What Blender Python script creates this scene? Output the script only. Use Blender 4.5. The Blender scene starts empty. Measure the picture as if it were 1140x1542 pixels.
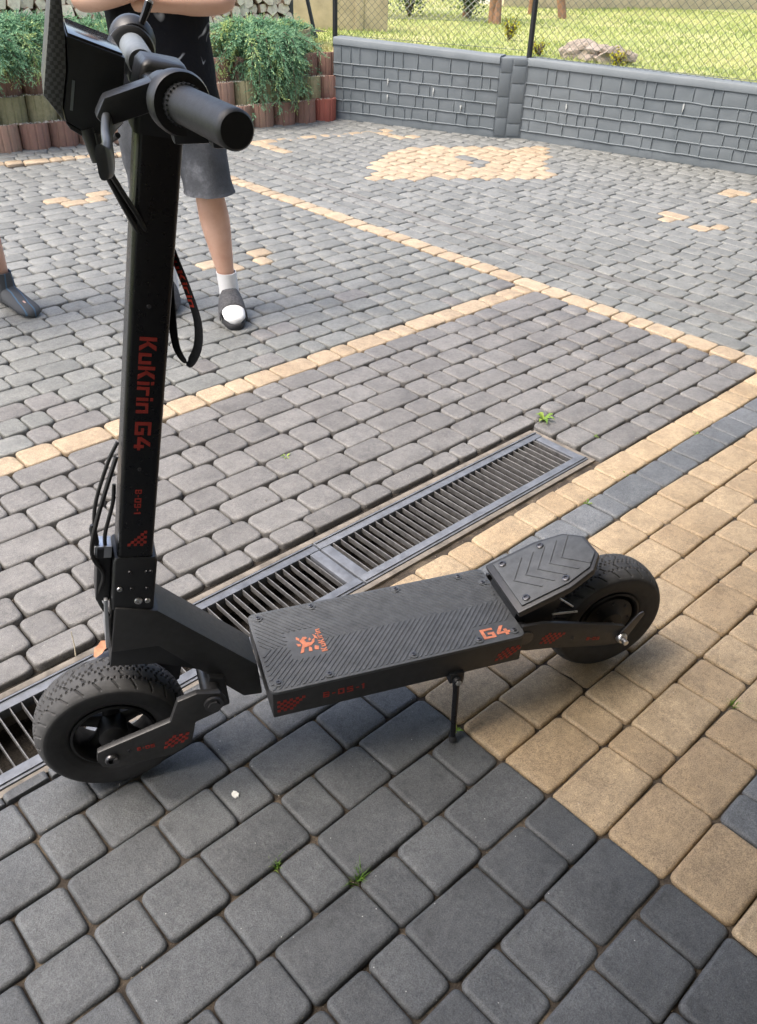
import bpy, bmesh, math, random
from mathutils import Vector, Matrix, noise
R_ = random.Random(7)
scene = bpy.context.scene
col = scene.collection
PI = math.pi

# ------------------------------------------------------------------ camera
cam_d = bpy.data.cameras.new("camera")
cam = bpy.data.objects.new("camera", cam_d)
col.objects.link(cam)
cam_d.sensor_fit = 'VERTICAL'
cam_d.sensor_height = 24.0
cam_d.lens = 24.0 * 1242.7 / 1542.0
cam_d.clip_start = 0.02
cam_d.clip_end = 600.0
CR = Vector((0.73643402, -0.67587421, 0.0293084))
CU = Vector((0.3706175, 0.43931103, 0.81832052))
CF = Vector((0.56595724, 0.59177687, -0.57401441))
CH = 1.3367
m = Matrix.Identity(4)
for i in range(3):
    m[i][0] = CR[i]; m[i][1] = CU[i]; m[i][2] = -CF[i]
m[2][3] = CH
cam.matrix_world = m
scene.camera = cam

# ------------------------------------------------------------------ sky, sun, exposure
world = bpy.data.worlds.new("World")
scene.world = world
world.use_nodes = True
wn = world.node_tree
bg = wn.nodes["Background"]
sky = wn.nodes.new("ShaderNodeTexSky")
sky.sky_type = 'NISHITA'
sky.sun_disc = False
SUN_EL = math.radians(62); SUN_AZ = math.radians(-62)      # azimuth measured from +Y towards +X
sky.sun_elevation = SUN_EL
sky.sun_rotation = SUN_AZ
sky.air_density = 1.0
sky.dust_density = 5.0
sky.ozone_density = 0.6
wn.links.new(sky.outputs[0], bg.inputs[0])
bg.inputs[1].default_value = 0.15
sun_d = bpy.data.lights.new("sun", 'SUN')
sun_d.energy = 0.95
sun_d.angle = math.radians(30)
sun_d.color = (1.0, 0.97, 0.92)
sun = bpy.data.objects.new("sun", sun_d)
col.objects.link(sun)
sd = Vector((math.sin(SUN_AZ) * math.cos(SUN_EL), math.cos(SUN_AZ) * math.cos(SUN_EL), math.sin(SUN_EL)))
sun.rotation_euler = sd.to_track_quat('Z', 'Y').to_euler()
sun.location = (0, 0, 8)
scene.view_settings.view_transform = 'Standard'
scene.view_settings.look = 'None'
scene.view_settings.exposure = 1.6
scene.view_settings.gamma = 1.0
scene.view_settings.use_curve_mapping = False

# ------------------------------------------------------------------ helpers
def project(p):
    q = Vector(p) - Vector((0, 0, CH))
    d = q.dot(CF)
    if d < 0.05: return None
    return (570 + 1242.7 * q.dot(CR) / d, 771 - 1242.7 * q.dot(CU) / d, d)

def in_view(p, mrg=60):
    r = project(p)
    return r is not None and -mrg < r[0] < 1140 + mrg and -mrg < r[1] < 1542 + mrg

def tag(o, label=None, cat=None, group=None, kind=None):
    if label: o["label"] = label
    if cat: o["category"] = cat
    if group: o["group"] = group
    if kind: o["kind"] = kind
    return o

def empty(name, loc=(0, 0, 0), rot=(0, 0, 0), parent=None):
    o = bpy.data.objects.new(name, None)
    o.empty_display_size = 0.05
    o.location = loc; o.rotation_euler = rot
    col.objects.link(o)
    if parent: o.parent = parent
    return o

def link_mesh(name, me, mat=None, parent=None):
    if mat and not me.materials: me.materials.append(mat)
    o = bpy.data.objects.new(name, me)
    col.objects.link(o)
    if parent: o.parent = parent
    return o

class MB:
    def __init__(s): s.v = []; s.f = []; s.a = []
    def add(s, vs, fs, a=None):
        n = len(s.v)
        s.v += [tuple(x) for x in vs]
        s.f += [tuple(i + n for i in f) for f in fs]
        if a is not None: s.a += [a] * len(fs)
    def box(s, c, d, rot=None):
        x, y, z = d[0] / 2, d[1] / 2, d[2] / 2
        vs = [Vector((i * x, j * y, k * z)) for k in (-1, 1) for j in (-1, 1) for i in (-1, 1)]
        if rot is not None: vs = [rot @ p for p in vs]
        c = Vector(c)
        s.add([p + c for p in vs], [(0, 2, 3, 1), (4, 5, 7, 6), (0, 1, 5, 4), (2, 6, 7, 3), (0, 4, 6, 2), (1, 3, 7, 5)])
    def prism(s, poly, ax, a0, a1):
        def P(p, a):
            return {'x': (a, p[0], p[1]), 'y': (p[0], a, p[1]), 'z': (p[0], p[1], a)}[ax]
        ar = sum(poly[i][0] * poly[(i + 1) % len(poly)][1] - poly[(i + 1) % len(poly)][0] * poly[i][1] for i in range(len(poly)))
        if ar < 0: poly = poly[::-1]
        n = len(poly)
        vs = [P(p, a0) for p in poly] + [P(p, a1) for p in poly]
        fs = [tuple(range(n))[::-1], tuple(range(n, 2 * n))] + [(i, (i + 1) % n, (i + 1) % n + n, i + n) for i in range(n)]
        if ax == 'y': fs = [f[::-1] for f in fs]
        if a1 < a0: fs = [f[::-1] for f in fs]
        s.add(vs, fs)
    def cyl(s, p0, p1, r0, r1=None, n=16):
        s.tube([p0, p1], [r0, r0 if r1 is None else r1], n)
    def tube(s, pts, r, n=8, caps=True, squash=None):
        pts = [Vector(p) for p in pts]
        if not isinstance(r, (list, tuple)): r = [r] * len(pts)
        ref = None; base = len(s.v); vs = []; fs = []
        for i, p in enumerate(pts):
            t = (pts[min(i + 1, len(pts) - 1)] - pts[max(i - 1, 0)])
            t = t.normalized() if t.length > 1e-9 else Vector((0, 0, 1))
            if ref is None:
                ref = t.cross(Vector((0, 0, 1)))
                if ref.length < 1e-3: ref = Vector((1, 0, 0))
            ref = (ref - t * ref.dot(t)).normalized()
            b = t.cross(ref)
            sq = squash or (1, 1)
            for k in range(n):
                a = 2 * PI * k / n
                vs.append(p + ref * (math.cos(a) * r[i] * sq[0]) + b * (math.sin(a) * r[i] * sq[1]))
        for i in range(len(pts) - 1):
            for k in range(n):
                k2 = (k + 1) % n
                fs.append((i * n + k, i * n + k2, (i + 1) * n + k2, (i + 1) * n + k))
        if caps:
            fs.append(tuple(range(n))[::-1]); fs.append(tuple(range((len(pts) - 1) * n, len(pts) * n)))
        s.add(vs, fs)
    def lathe(s, prof, c, ax, n=32, close=True):
        """prof: list of (radius, height along ax)"""
        vs = []; fs = []; c = Vector(c)
        for (r, h) in prof:
            for k in range(n):
                a = 2 * PI * k / n; u, w = r * math.cos(a), r * math.sin(a)
                vs.append(c + Vector({'x': (h, u, w), 'y': (w, h, u), 'z': (u, w, h)}[ax]))
        for i in range(len(prof) - 1):
            for k in range(n):
                k2 = (k + 1) % n
                fs.append((i * n + k, i * n + k2, (i + 1) * n + k2, (i + 1) * n + k))
        if close:
            fs.append(tuple(range(n))[::-1]); fs.append(tuple(range((len(prof) - 1) * n, len(prof) * n)))
        s.add(vs, fs)
    def loft(s, rings, caps=True):
        n = len(rings[0]); vs = [p for r in rings for p in r]; fs = []
        for i in range(len(rings) - 1):
            for k in range(n):
                k2 = (k + 1) % n
                fs.append((i * n + k, i * n + k2, (i + 1) * n + k2, (i + 1) * n + k))
        if caps:
            fs.append(tuple(range(n))[::-1]); fs.append(tuple(range((len(rings) - 1) * n, len(rings) * n)))
        s.add(vs, fs)
    def build(s, name, mat, parent=None, bevel=0, seg=2, smooth=True, sharp=35, recalc=True):
        me = bpy.data.meshes.new(name)
        me.from_pydata([tuple(v) for v in s.v], [], s.f)
        if recalc or bevel:
            bm = bmesh.new(); bm.from_mesh(me)
            if recalc: bmesh.ops.recalc_face_normals(bm, faces=bm.faces)
            if bevel:
                bm.normal_update()
                es = [e for e in bm.edges if len(e.link_faces) == 2 and e.calc_face_angle(0) > math.radians(25)]
                bmesh.ops.bevel(bm, geom=es, offset=bevel, segments=seg, profile=0.6, affect='EDGES', clamp_overlap=True)
            bm.to_mesh(me); bm.free()
        if s.a:
            at = me.attributes.new("rnd", 'FLOAT', 'FACE')
            at.data.foreach_set("value", s.a)
        if smooth:
            me.polygons.foreach_set("use_smooth", [True] * len(me.polygons))
            me.set_sharp_from_angle(angle=math.radians(sharp))
        me.update()
        return link_mesh(name, me, mat, parent)

# ------------------------------------------------------------------ materials
class NT:
    def __init__(s, name):
        s.m = bpy.data.materials.new(name); s.m.use_nodes = True
        s.t = s.m.node_tree; s.b = s.t.nodes["Principled BSDF"]
    def n(s, typ, **kw):
        x = s.t.nodes.new("ShaderNode" + typ)
        for k, v in kw.items(): setattr(x, k, v)
        return x
    def l(s, a, b): s.t.links.new(a, b)
    def pos(s, obj=False):
        if obj: return s.n("TexCoord").outputs["Object"]
        return s.n("NewGeometry").outputs["Position"]
    def noise(s, vec, scale, detail=4, rough=0.6, out=0):
        x = s.n("TexNoise"); x.inputs["Scale"].default_value = scale
        x.inputs["Detail"].default_value = detail; x.inputs["Roughness"].default_value = rough
        s.l(vec, x.inputs["Vector"]); return x.outputs[out]
    def ramp(s, fac, stops):
        x = s.n("ValToRGB"); e = x.color_ramp.elements
        while len(e) < len(stops): e.new(0.5)
        for i, (p, c) in enumerate(stops):
            e[i].position = p; e[i].color = (c[0], c[1], c[2], 1) if len(c) == 3 else c
        s.l(fac, x.inputs[0]); return x.outputs[0]
    def mix(s, fac, a, b, mode='MIX'):
        x = s.n("Mix", data_type='RGBA', blend_type=mode)
        for i, q in ((0, fac), (6, a), (7, b)):
            if isinstance(q, (int, float)): x.inputs[i].default_value = q
            elif isinstance(q, (tuple, list)): x.inputs[i].default_value = (*q[:3], 1)
            else: s.l(q, x.inputs[i])
        return x.outputs[2]
    def math(s, op, a, b=0.0, clamp=False):
        x = s.n("Math", operation=op, use_clamp=clamp)
        for i, q in ((0, a), (1, b)):
            if isinstance(q, (int, float)): x.inputs[i].default_value = q
            else: s.l(q, x.inputs[i])
        return x.outputs[0]
    def bump(s, h, strength=0.3, dist=0.002):
        x = s.n("Bump"); x.inputs["Strength"].default_value = strength; x.inputs["Distance"].default_value = dist
        s.l(h, x.inputs["Height"]); s.l(x.outputs[0], s.b.inputs["Normal"])
    def base(s, c):
        if isinstance(c, (tuple, list)): s.b.inputs["Base Color"].default_value = (*c[:3], 1)
        else: s.l(c, s.b.inputs["Base Color"])
    def set(s, **kw):
        for k, v in kw.items():
            k = k.replace('_', ' ').title().replace('Ior', 'IOR')
            if isinstance(v, (int, float)): s.b.inputs[k].default_value = v
            else: s.l(v, s.b.inputs[k])
        return s.m

def pmat(name, c, rough=0.6, metal=0.0, var=0.12, scale=25, bump=0.0, bscale=300, obj=True, spec=0.5, dist=0.001):
    t = NT(name); p = t.pos(obj)
    n = t.noise(p, scale, 5, 0.65)
    lo = tuple(x * (1 - var) for x in c); hi = tuple(min(1, x * (1 + var)) for x in c)
    t.base(t.ramp(n, [(0.3, lo), (0.7, hi)]))
    if bump: t.bump(t.noise(p, bscale, 3, 0.6), bump, dist)
    rv = t.noise(p, scale * 2.3, 4, 0.6)
    rr = t.math('ADD', t.math('MULTIPLY', rv, 0.25), rough - 0.125)
    t.l(rr, t.b.inputs["Roughness"])
    t.set(metallic=metal); t.b.inputs["Specular IOR Level"].default_value = spec
    return t.m

def paver_mat(name, dark, mid, light, attr, speck=0.5):
    t = NT(name); p = t.pos(False)
    if attr:
        a = t.n("Attribute", attribute_name="rnd"); rnd = a.outputs["Fac"]
    else:
        rnd = t.n("ObjectInfo").outputs["Random"]
    blot = t.noise(p, 5.5, 5, 0.62)
    fac = t.math('ADD', t.math('MULTIPLY', rnd, 0.38), t.math('MULTIPLY', blot, 0.62), True)
    c = t.ramp(fac, [(0.15, dark), (0.5, mid), (0.92, light)])
    # weathered blotches and hair-fine grit
    st = t.noise(p, 38, 6, 0.7)
    c = t.mix(t.ramp(st, [(0.50, (0, 0, 0)), (0.75, (0.38, 0.38, 0.38))]), c, tuple(x * 0.55 for x in dark))
    gr = t.noise(p, 430, 3, 0.8)
    c = t.mix(0.75, c, t.ramp(gr, [(0.34, (0.22, 0.22, 0.22)), (0.5, (0.5, 0.5, 0.5)), (0.66, (0.82, 0.82, 0.80))]), 'OVERLAY')
    sm = t.noise(p, 15, 5, 0.7)
    c = t.mix(0.55, c, t.ramp(sm, [(0.30, (0.30, 0.30, 0.305)), (0.5, (0.5, 0.5, 0.5)), (0.70, (0.66, 0.655, 0.645))]), 'OVERLAY')
    mo = t.noise(p, 85, 4, 0.7)
    c = t.mix(0.5, c, t.ramp(mo, [(0.3, (0.30, 0.30, 0.30)), (0.5, (0.5, 0.5, 0.5)), (0.72, (0.66, 0.65, 0.62))]), 'OVERLAY')
    pv = t.n("TexVoronoi"); pv.inputs["Scale"].default_value = 160; t.l(p, pv.inputs["Vector"])
    ps = t.n("SeparateColor"); t.l(pv.outputs["Color"], ps.inputs[0])
    pit = t.math('MULTIPLY', t.ramp(pv.outputs["Distance"], [(0.12, (1, 1, 1)), (0.3, (0, 0, 0))]), t.math('GREATER_THAN', ps.outputs[1], 0.88))
    c = t.mix(t.math('MULTIPLY', pit, 0.55), c, tuple(x * 0.3 for x in dark))
    vo = t.n("TexVoronoi"); vo.inputs["Scale"].default_value = 75; t.l(p, vo.inputs["Vector"])
    dots = t.ramp(vo.outputs["Distance"], [(0.05, (1, 1, 1)), (0.09, (0, 0, 0))])
    sel = t.math('GREATER_THAN', t.n("SeparateColor").outputs[0], 0.9)
    sc = sel.node.inputs[0].links[0].from_node; t.l(vo.outputs["Color"], sc.inputs[0])
    c = t.mix(t.math('MULTIPLY', t.math('MULTIPLY', dots, sel), 0.7), c, (0.6, 0.6, 0.56))
    t.base(c)
    h = t.math('ADD', t.math('MULTIPLY', gr, 0.5), t.math('MULTIPLY', t.noise(p, 60, 4, 0.7), 1.0))
    t.bump(h, 0.7, 0.0028)
    t.l(t.math('ADD', t.math('MULTIPLY', st, 0.25), 0.46), t.b.inputs["Roughness"])
    t.b.inputs["Specular IOR Level"].default_value = 0.5
    return t.m

GREY = ((0.115, 0.119, 0.112), (0.157, 0.161, 0.152), (0.198, 0.201, 0.191))
WARM = ((0.104, 0.100, 0.096), (0.146, 0.141, 0.135), (0.184, 0.179, 0.172))
GRAPH = ((0.055, 0.059, 0.063), (0.081, 0.086, 0.091), (0.110, 0.116, 0.121))
GRAPH2 = ((0.085, 0.092, 0.099), (0.118, 0.126, 0.134), (0.152, 0.160, 0.168))
YEL = ((0.285, 0.205, 0.12), (0.35, 0.263, 0.163), (0.41, 0.318, 0.206))
YEL2 = ((0.285, 0.215, 0.14), (0.345, 0.267, 0.18), (0.39, 0.31, 0.215))
PM = {}
for k, cs in (('g', GREY), ('w', WARM), ('d', GRAPH), ('e', GRAPH2), ('y', YEL), ('o', YEL2)):
    PM[k] = paver_mat("paver_" + k, *cs, False)
    PM[k + 's'] = paver_mat("paver_stuff_" + k, *cs, True)

def bed_mat(name="joint_sand", k=1.0):
    t = NT(name); p = t.pos()
    n1 = t.noise(p, 14, 6, 0.7); n2 = t.noise(p, 420, 3, 0.8)
    c = t.ramp(n1, [(0.3, (0.03 * k, 0.024 * k, 0.018 * k)), (0.5, (0.075 * k, 0.06 * k, 0.045 * k)), (0.7, (0.21 * k, 0.17 * k, 0.12 * k))])
    c = t.mix(0.6, c, t.ramp(n2, [(0.35, (0.2, 0.2, 0.2)), (0.7, (0.85, 0.8, 0.75))]), 'OVERLAY')
    t.base(c); t.bump(t.math('ADD', n2, n1), 0.9, 0.006); return t.set(roughness=0.95)
M_bed = bed_mat(); M_bed2 = bed_mat('dark_joint_sand', 0.3)
# ================================================================== GROUND AND PAVING
def soil_mat():
    t = NT("meadow"); p = t.pos()
    n1 = t.noise(p, 0.7, 5, 0.6); n2 = t.noise(p, 30, 5, 0.7)
    c = t.ramp(n1, [(0.35, (0.06, 0.10, 0.025)), (0.65, (0.16, 0.18, 0.05))])
    t.base(t.mix(0.5, c, t.ramp(n2, [(0.3, (0.3, 0.3, 0.3)), (0.7, (0.7, 0.7, 0.7))]), 'OVERLAY'))
    t.bump(n2, 0.6, 0.02); return t.set(roughness=0.95)
M_meadow = soil_mat()
b = MB(); b.add([(-200, -200, -0.2), (200, -200, -0.2), (200, 200, -0.2), (-200, 200, -0.2)], [(0, 1, 2, 3)])
tag(b.build("ground", M_meadow, recalc=False), kind="structure")

def round_rect(lx, ly, r, k, rng, jit=0.0):
    pts = []
    for (sx, sy, a0) in ((1, 1, 0), (-1, 1, PI / 2), (-1, -1, PI), (1, -1, 3 * PI / 2)):
        jx, jy = rng.uniform(-jit, jit), rng.uniform(-jit, jit)
        rr = r * rng.uniform(0.7, 1.5)
        for i in range(k):
            a = a0 + (PI / 2) * i / (k - 1)
            pts.append((sx * (lx / 2 - rr) + rr * math.cos(a) + jx, sy * (ly / 2 - rr) + rr * math.sin(a) + jy))
    return pts

def paver_geo(lx, ly, rng, k=4, rings=4, jit=0.0014, cr=0.0105):
    """a tumbled concrete block: worn rounded corners, pillowed upper edge"""
    o = round_rect(lx, ly, cr, k, rng, jit)
    n = len(o)
    prof = [(0.0, -0.034), (0.0, -0.0068), (0.0013, -0.0032), (0.0035, -0.0009), (0.0072, 0.0), (0.0088, 0.0001)] if rings == 4 else [(0.0, -0.03), (0.0, -0.0095), (0.0028, -0.0034), (0.0085, 0.0)]
    vs, fs = [], []
    for (ins, z) in prof:
        for (x, y) in o:
            l = max(abs(x) / (lx / 2), abs(y) / (ly / 2), 1e-6)
            fx = 1 - ins / (lx / 2); fy = 1 - ins / (ly / 2)
            vs.append((x * fx, y * fy, z + (rng.uniform(-0.0005, 0.0005) if z > -0.02 else 0)))
    for i in range(len(prof) - 1):
        for j in range(n):
            j2 = (j + 1) % n
            fs.append((i * n + j, i * n + j2, (i + 1) * n + j2, (i + 1) * n + j))
    fs.append(tuple(range((len(prof) - 1) * n, len(prof) * n)))
    return vs, fs

_pm = {}
def paver_mesh(lx, ly, var, c):
    q = min((0.085, 0.117, 0.175), key=lambda s: abs(s - lx))
    key = (q, var, c)
    if key not in _pm:
        rng = random.Random(hash((q, var)) & 0xffff)
        vs, fs = paver_geo(q - 0.004, 0.112 - 0.004, rng, cr=0.0105 if c in 'dye' else 0.0165)
        me = bpy.data.meshes.new("paver"); me.from_pydata(vs, [], fs)
        me.polygons.foreach_set("use_smooth", [True] * len(me.polygons))
        me.materials.append(PM[c]); _pm[key] = me
    return _pm[key], q

# a paver is (cx, cy, lx, ly, angle, colour)
def fill_row(rng, x0, x1, joints=()):
    """cut points from x0 to x1: the traced joints where there are some, block lengths elsewhere"""
    js = sorted(j for j in joints if x0 + 0.03 < j < x1 - 0.03)
    cuts = [x0]
    def run(a, bb):
        out = []; p = a; last = None
        while True:
            l = rng.choice((0.086, 0.117, 0.117, 0.117, 0.15, 0.172))
            if l == last and rng.random() < 0.5: l = rng.choice((0.086, 0.117, 0.175))
            last = l
            if p + l > bb - 0.06: break
            p += l; out.append(p)
        return out
    segs = []
    if not js: cuts += run(x0, x1)
    else:
        back = [js[0] + x0 - q for q in run(x0, js[0])]          # grow away from the first traced joint
        cuts += sorted(back)
        for i, j in enumerate(js):
            cuts.append(j)
            nxt = js[i + 1] if i + 1 < len(js) else x1
            if nxt - j > 0.215: cuts += run(j, nxt)
    cuts.append(x1)
    return sorted(cuts)

def rows_x(rng, ys, x0, x1, colf, joints=None, swap=False):
    out = []
    for i in range(len(ys) - 1):
        a, bb = ys[i], ys[i + 1]
        js = (joints or {}).get(i, ())
        off = rng.uniform(-0.12, 0.0) if not js else -0.05
        cs = fill_row(rng, x0 if swap == 'edge' else x0 + off, x1, js)
        for k in range(len(cs) - 1):
            cx, cy, lx, ly = (cs[k] + cs[k + 1]) / 2, (a + bb) / 2, cs[k + 1] - cs[k], bb - a
            if swap is True: cx, cy = cy, cx
            c = colf(cx, cy)
            if c: out.append((cx, cy, lx, ly, (PI / 2 if swap is True else 0), c))
    return out

def in_poly(x, y, P):
    r = False; j = len(P) - 1
    for i in range(len(P)):
        if (P[i][1] > y) != (P[j][1] > y) and x < (P[j][0] - P[i][0]) * (y - P[i][1]) / (P[j][1] - P[i][1]) + P[i][0]: r = not r
        j = i
    return r

rg = random.Random(31)
# ---- the apron in front of the drain: traced rows
YR = [-0.83, -0.72, -0.60, -0.485, -0.37, -0.25, -0.13, -0.01, 0.11, 0.233, 0.357, 0.475, 0.588, 0.702, 0.813, 0.920, 1.030, 1.128]
JX = {8: (.729, .853, .952, 1.129, 1.221), 9: (.547, .640, .762, .944, 1.126, 1.298), 10: (.458, .543, .722, .847, .937, 1.118, 1.205, 1.385, 1.499),
      11: (.243, .362, .542, .629, .748, .933, 1.110, 1.196, 1.309, 1.491, 1.603, 1.779, 1.895), 12: (.155, .337, .453, .537, .715, .834, .927, 1.044, 1.211, 1.39, 1.506, 1.679, 1.796, 1.965),
      13: (.162, .248, .367, .540, .623, .741, .925, 1.10, 1.19, 1.36, 1.478, 1.65, 1.808, 1.919, 2.091, 2.220), 14: (.076, .166, .342, .458, .541, .713, .830, .922, 1.04, 1.21, 1.33, 1.49, 1.665, 1.820, 1.906, 2.020, 2.193, 2.315, 2.471),
      15: (.167, .256, .370, .510, .627, .80, .92, 1.09, 1.18, 1.29, 1.46, 1.575, 1.693, 1.816, 1.892, 2.068, 2.191, 2.282, 2.448, 2.522), 16: (.172, .29, .46, .58, .70, .82, .92, 1.04, 1.21, 1.33, 1.42, 1.60, 1.70, 1.79, 1.877, 1.987, 2.157, 2.28, 2.455, 2.573)}
for k in range(8): JX[k] = (0.945,)
def apron_col(x, y):
    if x < 0.93: return 'd'
    if y > 1.03: return 'y'
    if y > 0.92: return 'e'
    if 0.11 < y < 0.233 and 1.129 < x < 1.34: return 'e'
    if 0.0 < y < 0.11 and 1.25 < x < 1.45: return 'e'
    return 'y'
apron = rows_x(rg, YR, -1.6, 3.6, apron_col, JX)
# narrow cut pieces against the drain frame
for x0, x1 in ((-1.6, 0.93),):
    cs = fill_row(rg, x0, x1)
    for k in range(len(cs) - 1): apron.append(((cs[k] + cs[k + 1]) / 2, 1.1435, cs[k + 1] - cs[k], 0.027, 0, 'd'))
# ---- the court beyond the drain
YC = [1.425, 1.497, 1.600, 1.702, 1.803, 1.915, 2.024, 2.130, 2.230, 2.336]
while YC[-1] < 6.4: YC.append(YC[-1] + 0.1065)
FL0, FL1 = Vector((1.2, 6.215)), Vector((4.05, 5.61))            # the far yellow border course
fd = (FL1 - FL0).normalized(); fn = Vector((-fd.y, fd.x))
def far_side(x, y): return (Vector((x, y)) - FL0).dot(fn)
YCLUST = [(2.193, 4.903), (2.283, 3.371), (5.085, 5.281), (3.93, 5.46), (4.728, 2.423), (5.602, 2.453), (0.55, 4.55), (1.2, 5.6)]
def court_col(x, y):
    if far_side(x, y) > -0.10: return None
    if 2.23 < y < 2.336: return 'o'
    if y < 2.23 or (y < 2.75 and rg.random() < 0.35 - (y - 2.336) * 0.8): return 'w'
    return 'g'
court = rows_x(rg, YC, -2.6, 3.088, court_col, {8: (.673, .79, .963)})
# right of the drain's end the two rows close up
court += rows_x(rg, [1.133, 1.232, 1.33, 1.425], 2.055, 3.088, lambda x, y: 'w', swap='edge')
# yellow border course along the far bed and two grey courses behind it
for r_ in range(-1, 5):
    t = -0.3
    while t < 3.9:
        l = rg.choice((0.086, 0.117, 0.175))
        c = FL0 + fd * (t + l / 2) + fn * (0.107 * r_)
        if c.x < 3.08 or r_ == 0:
            if r_ >= 0 or court_col(c.x, c.y) is None: court.append((c.x, c.y, l, 0.107, math.atan2(fd.y, fd.x), 'o' if r_ == 0 else 'g'))
        t += l
# ---- yellow cross course, two grey courses, thin drain strip, the far field
XB = [3.094, 3.200]
far = rows_x(rg, XB, 1.0, 6.1, lambda x, y: 'o', swap=True)
far += rows_x(rg, [3.200, 3.302, 3.402, 3.500], -0.4, 6.3, lambda x, y: 'g', swap=True)
far += rows_x(rg, XB, -0.4, 1.0, lambda x, y: 'o', swap=True)
RH = [(4.70, 4.90), (5.70, 4.22), (4.93, 3.58), (3.82, 4.25)]
def far_col(x, y):
    if far_side(x, y) > -0.05 and x < 4.0: return None
    if in_poly(x, y, RH): return 'g' if (abs(x - 4.85) < 0.10 and 0.03 < abs(y - 4.24) < 0.13) else 'o'
    return 'g'
XE = [3.552]
while XE[-1] < 7.2: XE.append(XE[-1] + 0.1075)
far += rows_x(rg, XE, -0.6, 6.35, far_col, swap=True)

def recolour(ps):
    # the scattered motifs: four light blocks round a grey middle
    for cx, cy in YCLUST:
        used = set()
        for dx, dy in ((-0.085, -0.054), (0.085, -0.054), (-0.17, 0.054), (0.17, 0.054)):
            if cx > 3.5: dx, dy = dy, dx
            best = None
            for i, p in enumerate(ps):
                if i in used or p[5] == 'o': continue
                d = (p[0] - cx - dx) ** 2 + (p[1] - cy - dy) ** 2
                if best is None or d < best[0]: best = (d, i)
            if best and best[0] < 0.012:
                used.add(best[1]); p = ps[best[1]]; ps[best[1]] = p[:5] + ('o',)
recolour(court); recolour(far)

def lay(parent, pavers, limit, rng):
    info = []
    for p in pavers:
        pr = project((p[0], p[1], 0))
        vis = pr is not None and -70 < pr[0] < 1210 and -40 < pr[1] < 1640
        info.append(((p[2] * p[3] / pr[2] ** 3) if vis else -1, p))
    info.sort(key=lambda t: -t[0])
    rest = {}
    for i, (ar, p) in enumerate(info):
        cx, cy, lx, ly, an, c = p
        dz = rng.uniform(-0.0028, 0.002); k_ = 0.0085 if cy < 1.2 and cx < 3 else 0.0035; tx = rng.gauss(0, k_); ty = rng.gauss(0, k_)
        dr = rng.gauss(0, 0.006); g = 0.0030 if c in 'dye' else 0.0052
        if i < limit and ar > 0:
            me, q = paver_mesh(lx, ly, rng.randrange(4), c)
            o = bpy.data.objects.new("paver", me); col.objects.link(o); o.parent = parent
            o.location = (cx, cy, dz); o.rotation_euler = (tx, ty, an + dr)
            o.scale = ((lx - g) / (q - 0.004), (ly - g) / 0.108, 1)
        else:
            vs, fs = paver_geo(lx - g, ly - g, rng, 3, 2, 0.001, 0.0105 if c in 'dye' else 0.0165)
            mt = Matrix.Translation((cx, cy, dz)) @ Matrix.Rotation(an + dr, 4, 'Z') @ Matrix.Rotation(tx, 4, 'X') @ Matrix.Rotation(ty, 4, 'Y')
            rest.setdefault(c, MB()).add([mt @ Vector(v) for v in vs], fs, rng.random())
    allmb = MB(); mats = []; mi = []
    for c, mb in rest.items():
        mats.append(PM[c + 's']); n = len(allmb.f)
        off = len(allmb.v); allmb.v += mb.v; allmb.f += [tuple(k + off for k in f) for f in mb.f]; allmb.a += mb.a
        mi += [len(mats) - 1] * len(mb.f)
    if allmb.f:
        o = allmb.build("distant_pavers", mats[0], parent, sharp=40, recalc=False)
        for mm in mats[1:]: o.data.materials.append(mm)
        o.data.polygons.foreach_set("material_index", mi)
        tag(o, kind="stuff")

def bed(name, rects, z=-0.0105, fine=0.016, mat=None):
    """joint sand: an uneven sheet that nearly fills some joints and leaves others open"""
    b = MB()
    for (x0, x1, y0, y1) in rects:
        nx, ny = max(2, int((x1 - x0) / fine)), max(2, int((y1 - y0) / fine)); o = len(b.v)
        for i in range(nx + 1):
            for j in range(ny + 1):
                x = x0 + (x1 - x0) * i / nx; y = y0 + (y1 - y0) * j / ny
                b.v.append((x, y, z + 0.0065 * noise.noise((x * 7, y * 7, 4)) + 0.003 * noise.noise((x * 31, y * 31, 8))))
        for i in range(nx):
            for j in range(ny): b.f.append(tuple(o + k for k in (i * (ny + 1) + j, (i + 1) * (ny + 1) + j, (i + 1) * (ny + 1) + j + 1, i * (ny + 1) + j + 1)))
    return tag(b.build(name, mat or M_bed, recalc=False), kind="structure")
rl = random.Random(5)
s1 = bed("apron_pavement", [(-1.75, 3.65, -0.85, 1.131), (-1.75, 2.05, 1.131, 1.157)])
lay(s1, apron, 300, rl)
s2 = bed("courtyard_pavement", [(-2.8, 2.045, 1.404, 6.6), (2.045, 3.0925, 1.131, 6.6)], -0.019, 0.022, M_bed2)
lay(s2, court, 300, rl)
s3 = bed("far_pavement", [(3.0925, 3.65, 1.131, 6.6), (3.65, 7.3, -0.62, 6.6)], -0.019, 0.03, M_bed2)
lay(s3, far, 300, rl)
# thin concrete edging strip that crosses the court
M_conc = pmat("concrete_strip", (0.13, 0.13, 0.124), 0.9, var=0.25, scale=18, bump=0.5, bscale=250, obj=False)
b = MB(); b.box((3.526, 2.85, -0.018), (0.043, 6.9, 0.03))
tag(b.build("kerb_strip", M_conc, bevel=0.004), kind="structure")

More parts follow.
